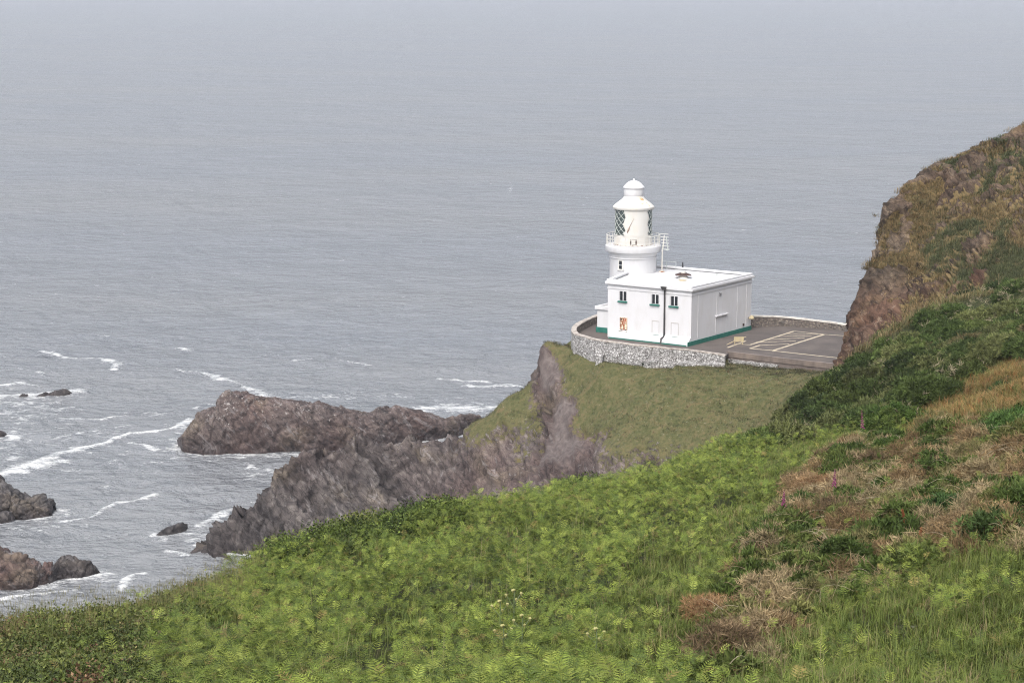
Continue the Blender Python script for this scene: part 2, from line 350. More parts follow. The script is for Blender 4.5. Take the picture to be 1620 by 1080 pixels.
# ------------------------------------------------------------------ sea rocks
ROCKB=[]
def sea_rock(name,crest,label,red=.3,guano=0.0,amp=.8,group=None,n=150,m=70,wetz=2.2,sq=.55,seed=0.):
    """crest: (px,py_base,py_top,half width) - base lies on the sea, loft between"""
    cs=[]
    for a,b,tp,w in crest:
        P=onz(a,b,0); dep=P[1]; h=max((b-tp)*dep/F/math.cos(PITCH)*1.0,.2); cs.append((P[0],P[1]+w,h,w))
    ROCKB.append([(c_[0],c_[1]-.2,c_[3]) for c_ in cs]); cs=np.array(cs); s=np.linspace(0,len(cs)-1,n); C=np.column_stack([np.interp(s,np.arange(len(cs)),cs[:,k]) for k in range(4)])
    ph=np.linspace(0,math.pi,m); V=[]
    for k in range(n):
        ct=np.cos(ph); sn=np.sin(ph)
        y=C[k,1]-C[k,3]*np.sign(ct)*np.abs(ct)**.75; z=-1.5+(C[k,2]+1.5)*sn**sq
        V.append(np.column_stack([np.full(m,C[k,0]),y,z]))
    V=np.concatenate(V); nr=V-np.column_stack([V[:,0],np.repeat(C[:,1],m),np.full(len(V),-1.5)]); nr/=np.linalg.norm(nr,axis=1)[:,None]+1e-6
    lay=np.column_stack([(V[:,0]*.8+V[:,2]*.6),V[:,1]*.3,(V[:,2]*.5-V[:,0]*.3)])
    hs=np.clip(V[:,2]/2+.6,.25,1)
    SQ=np.column_stack([V[:,0]*.9+V[:,2]*.4,V[:,1],(V[:,2]-V[:,0]*.35)*1.5]); g1,k1=facets(SQ,.42,off=3.+seed); g2,k2=facets(SQ,1.05,off=9.+seed)
    ck=.5*np.exp(-(k1/.07)**2)+.25*np.exp(-(k2/.1)**2)
    sw1,hh1=saw(V,(.35,.1,.93),1.5,seed); sw2,hh2=saw(V,(.3,.1,.95),.55,seed+4)
    d=amp*hs*(.15*ridged(lay,.55,5,.55,off=3.+seed)+.45*fbm(V,.35,5,.55,off=6.+seed)+.65*g1+.4*g2-.6*ck+.65*sw1+.25*sw2-.05)
    dd=nr*d[:,None]; dd[:,2]*=.8; V=V+dd; V[:,0]+=amp*.6*fbm(V,.4,3,off=50+seed)
    I=np.arange(n*m).reshape(n,m)
    Fq=np.column_stack([I[:-1,:-1].ravel(),I[1:,:-1].ravel(),I[1:,1:].ravel(),I[:-1,1:].ravel()])
    gu=guano*sstep(1.5,6,V[:,2]); wet=sstep(wetz+.6*fbm(V,.3,2),.2,V[:,2])
    wet=1-sstep(.0,wetz,V[:,2]+.7*fbm(V,.35,3,off=9.))
    rd=np.clip(red+.35*fbm(V,.15,2,off=14.),0,1); tn=np.clip(.25*sstep(.3,-.4,fbm(lay,.5,3))+.8*ck,0,1)+(.35 if red<.2 else 0)
    o=mesh_np(name,V,Fq,SEAROCK,attrs={'guano':gu,'wet':wet,'red':rd,'tone':np.clip(tn,0,1)})
    return tag(o,label,'rock',group)
sea_rock('rock_island',[(281,703,697,.5),(288,716,690,1.6),(300,718,668,2.4),(318,719,655,3.0),(337,720,650,3.4),(345,720,628,3.6),(372,720,625,3.8),(400,720,631,3.8),(440,719,637,3.8),(480,718,643,3.8),(510,717,645,3.6),(545,715,657,3.5),(575,713,660,3.2),(600,711,653,3.0),(626,708,648,2.8),(660,704,655,2.6),(690,700,664,2.2),(705,697,668,1.8),(730,690,657,1.8),(755,682,660,1.6),(770,678,668,.8)],
  'long reddish brown rock ridge in the sea with white bird droppings on its crest',.62,.75,.48,n=300,m=110,wetz=3.2)
sea_rock('sea_rock',[(-60,822,740,4),(-20,823,764,4),(0,824,780,3.5),(15,824,788,3),(30,824,796,3),(55,822,796,2.6),(75,819,799,2.0),(88,814,802,.7)],'dark grey humped rock by the left edge with a low stone before it',.05,.0,.7,seed=3)
sea_rock('sea_rock',[(-30,836,818,1.5),(0,834,812,1.4),(12,833,813,1.2),(21,831,822,.6)],'low dark stone lying just in front of the grey humped rock',.05,0,.35,n=50,m=30,seed=5)
sea_rock('sea_rock',[(246,850,846,.4),(258,850,838,.9),(275,849,834,1.0),(288,846,829,.9),(295,842,831,.6),(297,840,836,.3)],'small dark wedge shaped rock awash beside the headland tip',.1,0,.35,n=60,m=30,seed=8)
sea_rock('sea_rock',[(-60,940,850,4),(-20,938,882,4),(0,937,889,3.5),(25,936,892,3),(50,934,897,2.6),(58,931,903,2.2),(62,929,897,2.2),(76,926,896,2.0),(82,922,902,1.0)],'rusty red split boulder at the lower left edge of the sea',1.0,.1,.6,seed=11,wetz=1.5)
sea_rock('sea_rock',[(76,927,905,1.0),(90,921,889,1.5),(105,918,889,1.6),(125,917,895,1.4),(140,915,899,1.2),(155,911,904,.8),(160,909,907,.3)],'jagged dark grey rock tapering out beside the rusty red boulder',.1,0,.55,n=90,m=50,seed=14)
sea_rock('sea_rock',[(58,630,626,.5),(68,630,623,.9),(76,629,624,.6)],'small round dark rock touching the largest rock of the surf row',.1,0,.3,n=30,m=20,seed=17)
sea_rock('sea_rock',[(76,629,624,.6),(85,629,620,1.2),(100,629,618,1.3),(110,628,620,1.0),(114,626,624,.4)],'largest of the dark rocks lined up in white surf',.1,0,.4,n=50,m=30,seed=19)
sea_rock('sea_rock',[(28,631,628,.4),(34,631,624,.8),(40,631,625,.7),(44,630,628,.3)],'small dark dome rock alone in the middle of the surf',.1,0,.25,n=30,m=20,seed=23)
sea_rock('sea_rock',[(-10,631,628,.4),(0,631,628,.6),(7,630,629,.3)],'barely exposed rock tip in surf at the picture edge',.1,0,.2,n=24,m=16,seed=27)
sea_rock('sea_rock',[(-20,694,680,1.2),(0,693,683,1.0),(7,692,685,.8),(10,690,688,.3)],'round dark rock at the edge between the surf and the grey hump',.1,0,.3,n=30,m=20,seed=29)
# ------------------------------------------------------------------ sea
def sea_mat():
    t=NT('sea_water'); g=t.pos()
    foam=t.attr('foam').outputs['Fac']
    n1=t.tex('ShaderNodeTexNoise',.42,t.pos((.8,1.0,1)),Detail=8.0,Roughness=.68,Distortion=.6).outputs[0]
    n2=t.tex('ShaderNodeTexNoise',1.7,t.pos((.7,1.2,1)),Detail=5.0,Roughness=.7).outputs[0]
    f=t.math('ADD',foam,t.math('MULTIPLY',t.math('SUBTRACT',n1,.5),2.3)); f=t.math('ADD',f,t.math('MULTIPLY',t.math('SUBTRACT',n2,.5),1.3))
    f=t.math('MULTIPLY',f,t.math('MULTIPLY_ADD',n2,.9,.55)); f=t.ramp(f,[(.42,0.0),(.60,.28),(.85,.70),(1.0,.95)])
    cloud_shade=t.tex('ShaderNodeTexNoise',.012,t.pos((.35,1,1)),Detail=3.0).outputs[0]  # faint bands of cloud shadow and haze put into the water colour
    base=t.mix(t.ramp(cloud_shade,[(.38,0.0),(.64,1.0)]),(.215,.230,.254),(.230,.240,.254))
    shal=t.attr('shallow').outputs['Fac']; base=t.mix(shal,base,(.275,.285,.293))
    base=t.mix(f,base,(.78,.79,.79))
    w1=t.tex('ShaderNodeTexNoise',.11,t.pos((.85,1.1,1),(0,0,R(12))),Detail=6.0,Roughness=.66,Distortion=.35).outputs[0]
    w0=t.tex('ShaderNodeTexNoise',.028,t.pos((1,1,1),(0,0,R(15))),Detail=4.0,Roughness=.6).outputs[0]
    w2=t.tex('ShaderNodeTexNoise',.55,t.pos((.85,1.1,1),(0,0,R(-10))),Detail=6.0,Roughness=.62).outputs[0]
    h=t.math('ADD',t.math('MULTIPLY',w1,4.6),t.math('MULTIPLY',w2,1.9)); h=t.math('ADD',h,t.math('MULTIPLY',w0,12.0))
    rough=t.math('MULTIPLY_ADD',f,.5,.20)
    t.pbr(base,rough,t.bump(h,1.0,1.0),spec=.5); 
    for q in t.t.nodes:
        if q.type=='BSDF_PRINCIPLED': q.inputs['IOR'].default_value=1.33
    return t.m
def axis(a,b,step,lo,hi,g=1.12):
    mid=list(np.arange(a,b,step)); d=step; x=b; R_=[]
    while x<hi: R_.append(x); d*=g; x+=d
    R_.append(hi); d=step; x=a-step; L_=[]
    while x>lo: L_.append(x); d*=g; x-=d
    L_.append(lo); return np.array(L_[::-1]+mid+R_)
xs=axis(-95,45,.45,-6500,6500); ys=axis(185,345,.45,-150,9500,1.08)
X,Y=np.meshgrid(xs,ys); SV=np.column_stack([X.ravel(),Y.ravel(),np.zeros(X.size)])
FOAM=[ # px polyline, width metres at each node, strength
 ([(0,755),(50,738),(90,722),(140,708),(190,695),(240,683),(300,668)],[2.2,3.0,2.2,1.2,.9,1.0,1.2],1.05),
 ([(30,742),(85,735)],[2.6,2.2],1.1),
 ([(215,700),(230,708),(245,712)],[1.0,1.4,.8],.9),
 ([(0,705),(60,700),(120,690),(170,680),(215,672)],[.9,.8,.7,.7,.5],.75),
 ([(115,664),(160,665),(200,660)],[.7,.9,.6],.85),([(185,655),(230,653),(262,655)],[.5,.8,.4],.75),
 ([(80,560),(110,569),(150,568),(185,576),(192,586)],[1.2,1.6,1.5,1.3,1.0],.9),([(185,578),(215,575)],[.6,.5],.6),
 ([(275,587),(320,592),(350,602),(395,612),(415,628),(450,636)],[.7,1.3,1.2,1.4,1.8,1.6],.9),
 ([(285,552),(300,555)],[1.6,1.4],.9),([(460,571),(490,567)],[1.0,.9],.8),([(410,563),(450,562)],[.6,.6],.65),([(545,575),(580,578)],[1.0,.8],.8),([(520,566),(560,572)],[.5,.6],.6),
 ([(700,598),(750,605),(815,611)],[.8,2.0,1.4],.8),([(740,612),(815,612)],[1.2,1.2],.85),
 ([(670,650),(700,648),(740,645),(790,646)],[3.2,4.2,4.2,2.5],.95),
 ([(135,820),(175,808),(205,795),(250,786)],[.7,.9,1.6,.9],.95),([(60,830),(100,828),(135,822)],[.8,1.2,.9],.85),([(85,815),(100,820)],[.8,.8],.7),
 ([(235,850),(262,852),(275,858)],[.6,1.0,.6],.9),([(250,845),(300,838)],[1.2,1.0],.7),([(275,868),(292,880)],[.9,.9],.95),([(340,822),(372,808)],[1.2,1.4],.8),([(300,848),(340,826)],[1.4,1.6],.85),
 ([(345,872),(385,882),(430,888)],[.9,.9,.6],.85),([(395,740),(435,744)],[.9,1.1],.9),([(370,762),(392,760)],[.8,.8],.85),([(400,752),(430,745)],[.5,.6],.6),
 ([(0,952),(40,945),(100,938)],[.8,.9,.9],.95),([(180,935),(215,920),(240,910)],[.8,1.5,.8],.95),
 ([(120,916),(145,914)],[.8,.8],.9),([(300,722),(360,726),(450,722),(540,716)],[1.0,1.0,.8,.8],.75),
 ([(275,672),(300,690),(285,715)],[1.0,1.2,1.0],.7),
 ([(0,628),(60,628),(118,620)],[3.2,2.6,1.5],.95),([(5,612),(30,606),(55,610)],[1.6,1.4,1.2],.85),([(0,640),(50,640),(90,636)],[3.5,3.0,2.0],.72),
 ([(0,655),(60,652),(110,648)],[3.5,3.5,2.0],.6),([(0,690),(40,692)],[2.5,1.8],.85),([(0,728),(20,722)],[2.5,2.0],.75),([(0,670),(50,668),(95,660)],[1.0,.8,.6],.7),
 ([(0,720),(90,702),(200,680)],[1.5,1.5,1.0],.4),([(250,660),(330,640)],[1.0,.8],.5),
 ([(65,590),(72,597)],[.9,.9],.6),([(130,530),(170,535)],[1.2,1.0],.6),([(35,580),(60,590)],[1.0,.8],.55),
 ([(516,415),(526,413)],[1.6,1.2],1.0),([(600,258),(612,259)],[2.6,2.2],.85),([(832,303),(860,304)],[2.2,1.8],.9),([(810,298),(830,302)],[1.2,1.2],.7),([(708,356),(722,357)],[1.8,1.4],.8),([(300,98),(308,98)],[6,5],.8),([(1175,247),(1182,247)],[3,2.5],.8),
]
foam=np.zeros(len(SV)); near=(SV[:,1]<900)&(np.abs(SV[:,0])<400); idx=np.where(near)[0]; NP=SV[idx]
wob=fbm(NP,.16,3,off=31.)*1.6; NP2=NP.copy(); NP2[:,1]+=wob*1.2; NP2[:,0]+=fbm(NP,.12,3,off=77.)*2.0
ff=np.zeros(len(idx))
for pl,w,st in FOAM:
    W=[onz(a,b,0) for a,b in pl]
    for k in range(len(W)-1):
        a,b=np.array(W[k])*[1,1,0],np.array(W[k+1])*[1,1,0]; a[1]*=1; mid=(a+b)/2; rad=np.linalg.norm(b-a)/2+12
        s=np.where((np.abs(NP2[:,0]-mid[0])<rad)&(np.abs(NP2[:,1]-mid[1])<rad))[0]
        if not len(s): continue
        Q=NP2[s]; d,t=seg_dist(Q,a,b); ww=(w[k]*(1-t)+w[k+1]*t)*.72
        ff[s]=np.maximum(ff[s],.92*st*np.exp(-(d/(ww*.95))**2))
foam[idx]=ff
for (cx,cy,rx,ry,st_) in ((45,650,75,32,.42),(20,700,45,30,.45),(110,690,120,30,.28),(170,735,150,40,.20),(740,645,70,16,.5),(330,850,70,30,.35),(60,830,80,22,.38),(120,925,90,25,.36),(420,745,60,18,.34),(290,705,40,25,.45),(440,722,160,8,.45),(250,845,40,14,.4),(380,868,80,14,.4),(520,628,200,8,.35)):
    qx,qy=proj(SV[idx]); foam[idx]=np.maximum(foam[idx],st_*np.exp(-((qx-cx)/rx)**2-((qy-cy)/ry)**2))
for bl in ROCKB:
    for k in range(len(bl)-1):
        a,b=np.array([bl[k][0],bl[k][1],0]),np.array([bl[k+1][0],bl[k+1][1],0]); mid=(a+b)/2; rad=np.linalg.norm(b-a)/2+14
        s=np.where((np.abs(SV[idx,0]-mid[0])<rad)&(np.abs(SV[idx,1]-mid[1])<rad))[0]
        if not len(s): continue
        d,t=seg_dist(SV[idx][s],a,b); ww=bl[k][2]*(1-t)+bl[k+1][2]*t; foam[idx[s]]=np.maximum(foam[idx[s]],.62*np.exp(-(np.maximum(d-ww*.9,0)/.9)**2))
wl=[onz(a,b,0)*[1,1,0] for a,b in ((303,858),(330,866),(380,871),(430,874),(480,876),(560,872))]+[np.array([-31,226,0]),np.array([-26,233,0]),np.array([-17,240,0])]
for a,b in list(zip(wl[:5],wl[1:6]))+[(wl[0],wl[6]),(wl[6],wl[7]),(wl[7],wl[8])]:
    d,t=seg_dist(SV[idx],a,b); foam[idx]=np.maximum(foam[idx],.66*np.exp(-(d/1.3)**2))
# gentle swell, fading out with distance
D=np.hypot(SV[:,0],SV[:,1]); amp=np.clip(1.0-(D-350)/700,0,1)
zz=np.zeros(len(SV)); ii=np.where(amp>0)[0]; Q=SV[ii]
hh=.34*fbm(Q*np.array([.5,1.2,1]),.16,3,off=5.)+.20*ridged(Q*np.array([.5,1.2,1]),.33,3,off=9.)
hh*= .45+.55*sstep(-.5,.5,fbm(Q,.03,2,off=3.))
zz[ii]=hh*amp[ii]; SV[:,2]=zz+.25*foam*amp
shallow=sstep(330,190,SV[:,1]+.3*SV[:,0])*.7
nx,ny=len(xs),len(ys); I=np.arange(nx*ny).reshape(ny,nx)
SF=np.column_stack([I[:-1,:-1].ravel(),I[:-1,1:].ravel(),I[1:,1:].ravel(),I[1:,:-1].ravel()])
tag(mesh_np('sea',SV,SF,sea_mat(),attrs={'foam':foam,'shallow':shallow},smooth=True),kind='structure')
# ------------------------------------------------------------------ right-hand cliff
CP=[ # rows bottom to top : columns from the seaward arete towards the land
 [(1332,640,163),(1375,600,150),(1430,575,140),(1500,530,132),(1620,500,124),(1760,470,116)],
 [(1333,598,164),(1362,578,153),(1425,542,143),(1503,492,136),(1620,458,130),(1760,425,122)],
 [(1338,540,166),(1372,540,158),(1442,520,148),(1516,484,140),(1625,440,134),(1765,405,126)],
 [(1345,490,168),(1390,500,162),(1462,490,152),(1530,470,144),(1632,420,138),(1770,385,130)],
 [(1362,445,170),(1415,452,165),(1488,448,156),(1560,432,148),(1645,395,142),(1780,360,134)],
 [(1373,415,171),(1428,415,167),(1500,412,159),(1575,398,151),(1660,370,145),(1790,335,137)],
 [(1392,360,172),(1445,375,169),(1520,372,162),(1600,362,154),(1685,340,148),(1810,305,140)],
 [(1402,318,173),(1465,340,171),(1545,338,165),(1625,328,158),(1710,310,152),(1830,275,144)],
 [(1428,290,175),(1495,310,173),(1570,305,168),(1650,292,162),(1740,275,156),(1850,245,148)],
 [(1468,262,177),(1530,275,175),(1605,268,171),(1690,255,166),(1770,238,160),(1870,215,152)],
 [(1505,247,179),(1560,250,177),(1635,240,174),(1720,225,170),(1800,205,165),(1890,185,156)],
 [(1560,222,180),(1610,223,179),(1680,210,177),(1760,195,174),(1830,175,170),(1920,150,160)],
 [(1618,196,182),(1670,190,181),(1730,178,180),(1800,160,178),(1870,140,175),(1950,115,165)],
 [(1700,168,184),(1750,156,184),(1800,138,184),(1870,120,183),(1930,100,182),(2000,80,172)]]
G0=np.array([[onY(a+4,b+min(8,1.2*i_),y*K) for a,b,y in row] for i_,row in enumerate(CP)])
# seaward back faces
b1=G0[:,0]+np.array([5.5,6,-1.0]); b2=G0[:,0]+np.array([14,20,-5]); b3=G0[:,0]+np.array([14,45,-14]); b3[:,2]=np.minimum(b3[:,2],8)
G1=np.concatenate([b3[:,None],b2[:,None],b1[:,None],G0],1)
def resample(A,n,axis):
    A=np.moveaxis(A,axis,0); m=len(A); t=np.linspace(0,m-1,n); i=np.clip(t.astype(int),0,m-2); f=(t-i)[:,None,None]
    g=lambda k:A[np.clip(k,0,m-1)]
    p0,p1,p2,p3=g(i-1),g(i),g(i+1),g(i+2)
    r=.5*(2*p1+(p2-p0)*f+(2*p0-5*p1+4*p2-p3)*f**2+(3*p1-p0-3*p2+p3)*f**3)
    return np.moveaxis(r,0,axis)
NU,NV=230,250
S=resample(resample(G1,NV,0),NU,1)
du=np.gradient(S,axis=1); dv=np.gradient(S,axis=0); N=np.cross(du,dv); N/=np.linalg.norm(N,axis=2)[:,:,None]+1e-9
CV=S.reshape(-1,3); CN=N.reshape(-1,3)
if CN[:, 1].mean()>0: CN=-CN
uu=np.tile(np.linspace(0,8,NU),NV)-3.0; vv=np.repeat(np.linspace(0,13,NV),NU)
# rock near the arete and in the upper part, grass down slope
cg=sstep(-.05,2.0,uu+.9*fbm(CV,.12,3,off=40.)-.10*np.maximum(vv-4,0))
cg=np.clip(cg*.52+.6*sstep(-.42,.2,fbm(CV,.30,5,.62,off=44.))+.06,0,1)
cg-=.55*sstep(.08,.32,fbm(CV,.33,4,.6,off=90.))*(uu<3.2)*(vv>2); cg=np.clip(cg,0,1); cg*=sstep(-.5,.1,uu)*.9+.1*(vv>5)
cg=np.where((uu<1.25)&(vv<4.8),cg*.4,cg)
crock=1-sstep(.35,.6,cg)
lay=np.column_stack([CV[:,0]*.5+CV[:,2]*.35,CV[:,1]*.35,CV[:,2]*.7-CV[:,0]*.5])
SQ=np.column_stack([CV[:,0]*.8+CV[:,2]*.3,CV[:,1]*.7,CV[:,2]*.8-CV[:,0]*.6]); f1,e1=facets(SQ,.30,off=3.); f2,e2=facets(SQ,.75,off=7.); crk=.5*np.exp(-(e1/.07)**2)+.25*np.exp(-(e2/.1)**2)
disp=(1-.55*np.exp(-(uu/.45)**2))*crock*(.75*fbm(CV,.22,5,.58,off=3.)+.4*ridged(lay,.5,5,.55)+.62*f1+.34*f2-.7*crk-.75)+(1-crock)*(.4*fbm(CV,.3,4,off=7.)+.22*fbm(CV,1.1,3,off=9.))
CV=CV+CN*disp[:,None]
cred=np.clip(sstep(5,3,vv)*.7+.15+.3*fbm(CV,.1,2),0,1); ct=np.clip(.5*sstep(.2,-.4,fbm(lay,.4,3))+.7*crk,0,1)
I=np.arange(NU*NV).reshape(NV,NU)
CF=np.column_stack([I[:-1,:-1].ravel(),I[:-1,1:].ravel(),I[1:,1:].ravel(),I[1:,:-1].ravel()])
tag(mesh_np('cliff',CV,CF,CLIFFM,attrs={'grass':cg,'red':cred,'tone':ct}),kind='structure')
CLIFF=(CV,cg,uu,vv)
# ------------------------------------------------------------------ near hillside
HP=[(0,1080,24),(400,1080,23),(810,1080,22),(1200,1080,20),(1620,1080,18),(0,970,34),(200,935,37),(330,918,40),(450,880,43),(560,832,46),(700,792,50),(800,775,54),(880,765,57),(1000,742,62),(1100,715,66),(1200,688,70),(1300,675,74),(1430,662,78),
 (1620,590,60),(1620,800,35),(1300,760,50),(1100,1040,26),(1300,900,35),(810,900,36),(500,960,34),(250,1010,30),(1100,850,42),(1000,800,50),(1250,720,62),
 (1620,460,130),(1500,490,130),(1400,545,130),(1350,590,125),(1300,660,95),(1300,612,120),(1220,682,92),(1450,620,100),(1550,560,100),(1620,540,95),(1260,645,108),(1500,600,85),(1400,640,92),(1620,498,112),(1500,538,112),(1430,573,112),(1370,603,112),(1750,445,112),(1560,582,85),(1720,500,95),(1720,440,125),(1850,400,118)]
pts=[];zv=[]
for a,b,y in HP:
    P=onY(a,b,y*K); pts.append(P[:2]); zv.append(P[2]-(1.15 if y>88 else .85 if (a,b,y) in HP[5:18] else .5))
crest=[onY(a,b,y*K) for a,b,y in HP[5:18]]
for P in crest:
    for d,dz in ((5,3.0),(12,11),(26,26),(45,40)): pts.append(P[:2]+np.array([-.84,.54])*d if P[0]<15 else P[:2]+np.array([-.95,.3])*d*.3+0); zv.append(max(P[2]-dz,-4) if P[0]<15 else P[2]-dz*.3)
def hp(x,y,z): pts.append(np.array([x,y],float)); zv.append(z)
for x,y,z in [(0,0,61.2),(12,0,62.5),(-12,0,60),(0,8,59.0),(8,8,60),(-8,10,58),(-25,0,50),(-25,20,42),(-30,40,25),(25,0,66),(45,0,70),(25,25,60),(45,30,63),(40,60,57),(60,60,62),(65,100,54),(50,100,49),(65,140,43),(45,140,41),(40,152.5,35.5),(33,152.5,33),(28,150,29),(50,150,38),(45,160,28),(0,-30,68),(30,-30,74),(-30,-30,54),(-40,60,2),(-40,90,-4),
   (8,100,30),(14,120,27),(17,135,23),(20,148,20),(25,155,18),(30,160,20),(40,160,24),(5,120,10),(0,140,-3),(12,150,3),(15,165,-3),(-20,110,-4),(-20,140,-4),(30,170,8),(60,165,28)]: hp(x,y,z)
hill=Rbf(pts,np.array(zv)[:,None],3.0)
def hillz(q):
    z=hill(q)[:,0]; P=np.column_stack([q,np.zeros(len(q))])
    return z+.16*fbm(P,.35,3,off=61.)+.10*fbm(P,1.0,2,off=63.)
GX,GY=-44,-34; gs=.5
gx=np.arange(GX,66,gs); gy=np.arange(GY,170,gs); X,Y=np.meshgrid(gx,gy); q=np.column_stack([X.ravel(),Y.ravel()])
hzv=hillz(q); HZ=hzv.reshape(X.shape)
nx,ny=len(gx),len(gy); I=np.arange(nx*ny).reshape(ny,nx)
F2=np.column_stack([I[:-1,:-1].ravel(),I[:-1,1:].ravel(),I[1:,1:].ravel(),I[1:,:-1].ravel()])
tag(mesh_np('hillside',np.column_stack([q,hzv]),F2,HILLM,smooth=True),kind='structure')
def ground(x,y):
    fx=(x-GX)/gs; fy=(y-GY)/gs; i=np.clip(fx.astype(int),0,nx-2); j=np.clip(fy.astype(int),0,ny-2); a=fx-i; b=fy-j
    return HZ[j,i]*(1-a)*(1-b)+HZ[j,i+1]*a*(1-b)+HZ[j+1,i]*(1-a)*b+HZ[j+1,i+1]*a*b
# ------------------------------------------------------------------ lighthouse
def LBX(mb,u0,u1,v0,v1,z0,z1):
    return mb.hexa([L(u0,v0,z0),L(u1,v0,z0),L(u1,v1,z0),L(u0,v1,z0)],[L(u0,v0,z1),L(u1,v0,z1),L(u1,v1,z1),L(u0,v1,z1)])
def quad_prism(mb,c,z0,z1): return mb.hexa([L(*q,z0) for q in c],[L(*q,z1) for q in c])
lh=empty('lighthouse',(0,0,0),'white lighthouse with round lantern tower and flat roofed two storey block on the headland','lighthouse')
def inset(c,d):
    # c: FR,FL,BL,BR in local (u,v); grow outward by d
    (a,b_),(e_,f_),(g_,h_),(i_,j_)=c; return [(a-d,b_-d),(e_+d,f_-d),(g_+d,h_+d),(i_-d,j_+d)]
FP=[(0,.8),(11.05,.8),(14.4,14.2),(0,14.2)]
m=MB(); quad_prism(m,FP,-.3,6.28); wall_block=m.build('dwelling_wall',WHITE,lh)
def ring(mb,c,d0,d1,z0,z1):
    O=inset(c,d0); Q=inset(c,d1)
    for k in range(4):
        j=(k+1)%4; quad_prism(mb,[O[k],O[j],Q[j],Q[k]],z0,z1)
m=MB(); ring(m,FP,.26,-.02,6.283,6.60); ring(m,FP,.12,-.02,6.05,6.28) if False else None; cor=m.build('cornice',WHITE,lh,bevel=.05)
m=MB(); ring(m,FP,.10,-.28,6.603,6.86); m.build('parapet',WHITE,lh,bevel=.04)
m=MB(); quad_prism(m,inset(FP,-.3),6.29,6.52); m.build('roof',ROOFW,lh)
m=MB(); ring(m,FP,.07,-.01,5.78,5.90); m.build('string_course',WHITE,lh)
# plinth: white step to the front, green painted band on the yard side and along its foot
m=MB(); m.hexa([L(.0,.05,-.3),L(10.45,.05,-.3),L(11.0,.797,-.3),L(0,.797,-.3)],[L(.0,.05,.30),L(10.45,.05,.30),L(11.0,.797,1.0),L(0,.797,1.0)]); m.build('battered_foot',WHITE,lh)
m=MB(); LBX(m,.12,10.4,-.0,.047,-.3,.14); LBX(m,-.08,-.003,.03,14.25,-.3,.50); m.build('plinth',GREEN,lh)
RED1=stained('red_lead',(.42,.10,.06),(.55,.40,.28),.45,.62,9)
# windows on the front
def win(u0,u1,z0,z1,name='window'):
    f=MB(); v=.795
    for a,b,c,d in ((u0,u1,z0,z0+.07),(u0,u1,z1-.07,z1),(u0,u0+.07,z0+.07,z1-.07),(u1-.07,u1,z0+.07,z1-.07)): LBX(f,a,b,v-.05,v,c,d)
    o=f.build(name,WHITE,lh); mid=(u0+u1)/2
    p=MB(); LBX(p,u0+.03,u0+.38,v-.060,v-.052,z0+.03,z1-.04); LBX(p,u0+.50,u0+.86,v-.060,v-.052,z0+.03,z1-.04); p.build('pane',DARKF,o)
    p=MB(); LBX(p,u0+.385,u0+.495,v-.075,v-.052,z0+.03,z1-.04); p.build('mullion',WHITE,o); p=MB(); LBX(p,u0+.865,u1-.005,v-.058,v-.052,z0+.03,z1-.04); p.build('reveal',painted('painted_reveal_shade',(.42,.42,.43),.7),o)  # reveal is a flat strip, its grey standing for shade in the recess
    p=MB(); LBX(p,u0-.10,u1+.10,v-.20,v,z0-.21,z0-.05); p.build('sill',GREEN,o,bevel=.02)
    return o
win(8.50,9.53,4.46,5.60); win(4.22,5.28,4.46,5.60); win(1.74,2.80,4.46,5.60)
def blind(u0,u1,z0,z1):
    f=MB(); v=.795
    for a,b,c,d in ((u0,u1,z1-.10,z1),(u1-.07,u1,z0,z1-.10),(u0,u0+.04,z0,z1-.10)): LBX(f,a,b,v-.03,v,c,d)
    o=f.build('blocked_window',painted('painted_recess_shade',(.45,.43,.42),.7),lh); o['label']='window walled up and painted white'  # top and side strips greyed to stand for shade in a recess
    p=MB(); LBX(p,u0+.053,u1-.063,v-.008,v-.002,z0,z1-.103); p.build('panel',WHITE,o)
    p=MB(); LBX(p,u0-.1,u1+.1,v-.18,v,z0-.2,z0-.03); p.build('sill',BLGREEN,o,bevel=.02)
BLGREEN=stained('weathered_green_paint',(.07,.17,.14),(.12,.15,.14),.4,.7,3)
blind(4.15,5.12,.92,2.50); blind(1.62,2.62,.92,2.50)
f=MB(); v=.795; u0,u1,z0,z1=8.38,9.38,.92,2.48
for a,b,c,d in ((u0,u1,z1-.09,z1),(u0,u0+.09,z0,z1-.09),(u1-.09,u1,z0,z1-.09)): LBX(f,a,b,v-.05,v,c,d)
rw=f.build('rusty_window',stained('rust_streaked_frame',(.62,.50,.36),(.16,.06,.03),.42,.6,3),lh); rw['label']='window streaked with orange and brown rust'
p=MB(); LBX(p,u0+.093,u1-.093,v-.012,v-.002,z0+.01,z1-.093); p.build('panel',RUSTY,rw)
for q_ in ((u0+.10,u0+.36,z1-.50,z1-.14,RED1),(u1-.32,u1-.10,z1-.30,z1-.12,RUST),(u0+.30,u0+.46,z1-.72,z1-.45,RED1),(u0+.1,u0+.34,z0+.04,z0+.18,RUST),(u1-.36,u1-.12,z0+.04,z0+.18,RUST)):
    p=MB(); LBX(p,q_[0],q_[1],v-.03,v-.013,q_[2],q_[3]); p.build('rust_patch',q_[4],rw)
p=MB(); LBX(p,u0-.08,u1+.08,v-.18,v,z0-.2,z0-.02); p.build('sill',stained('mossy_sill',(.06,.08,.04),(.16,.10,.05),.4,.65,3),rw)
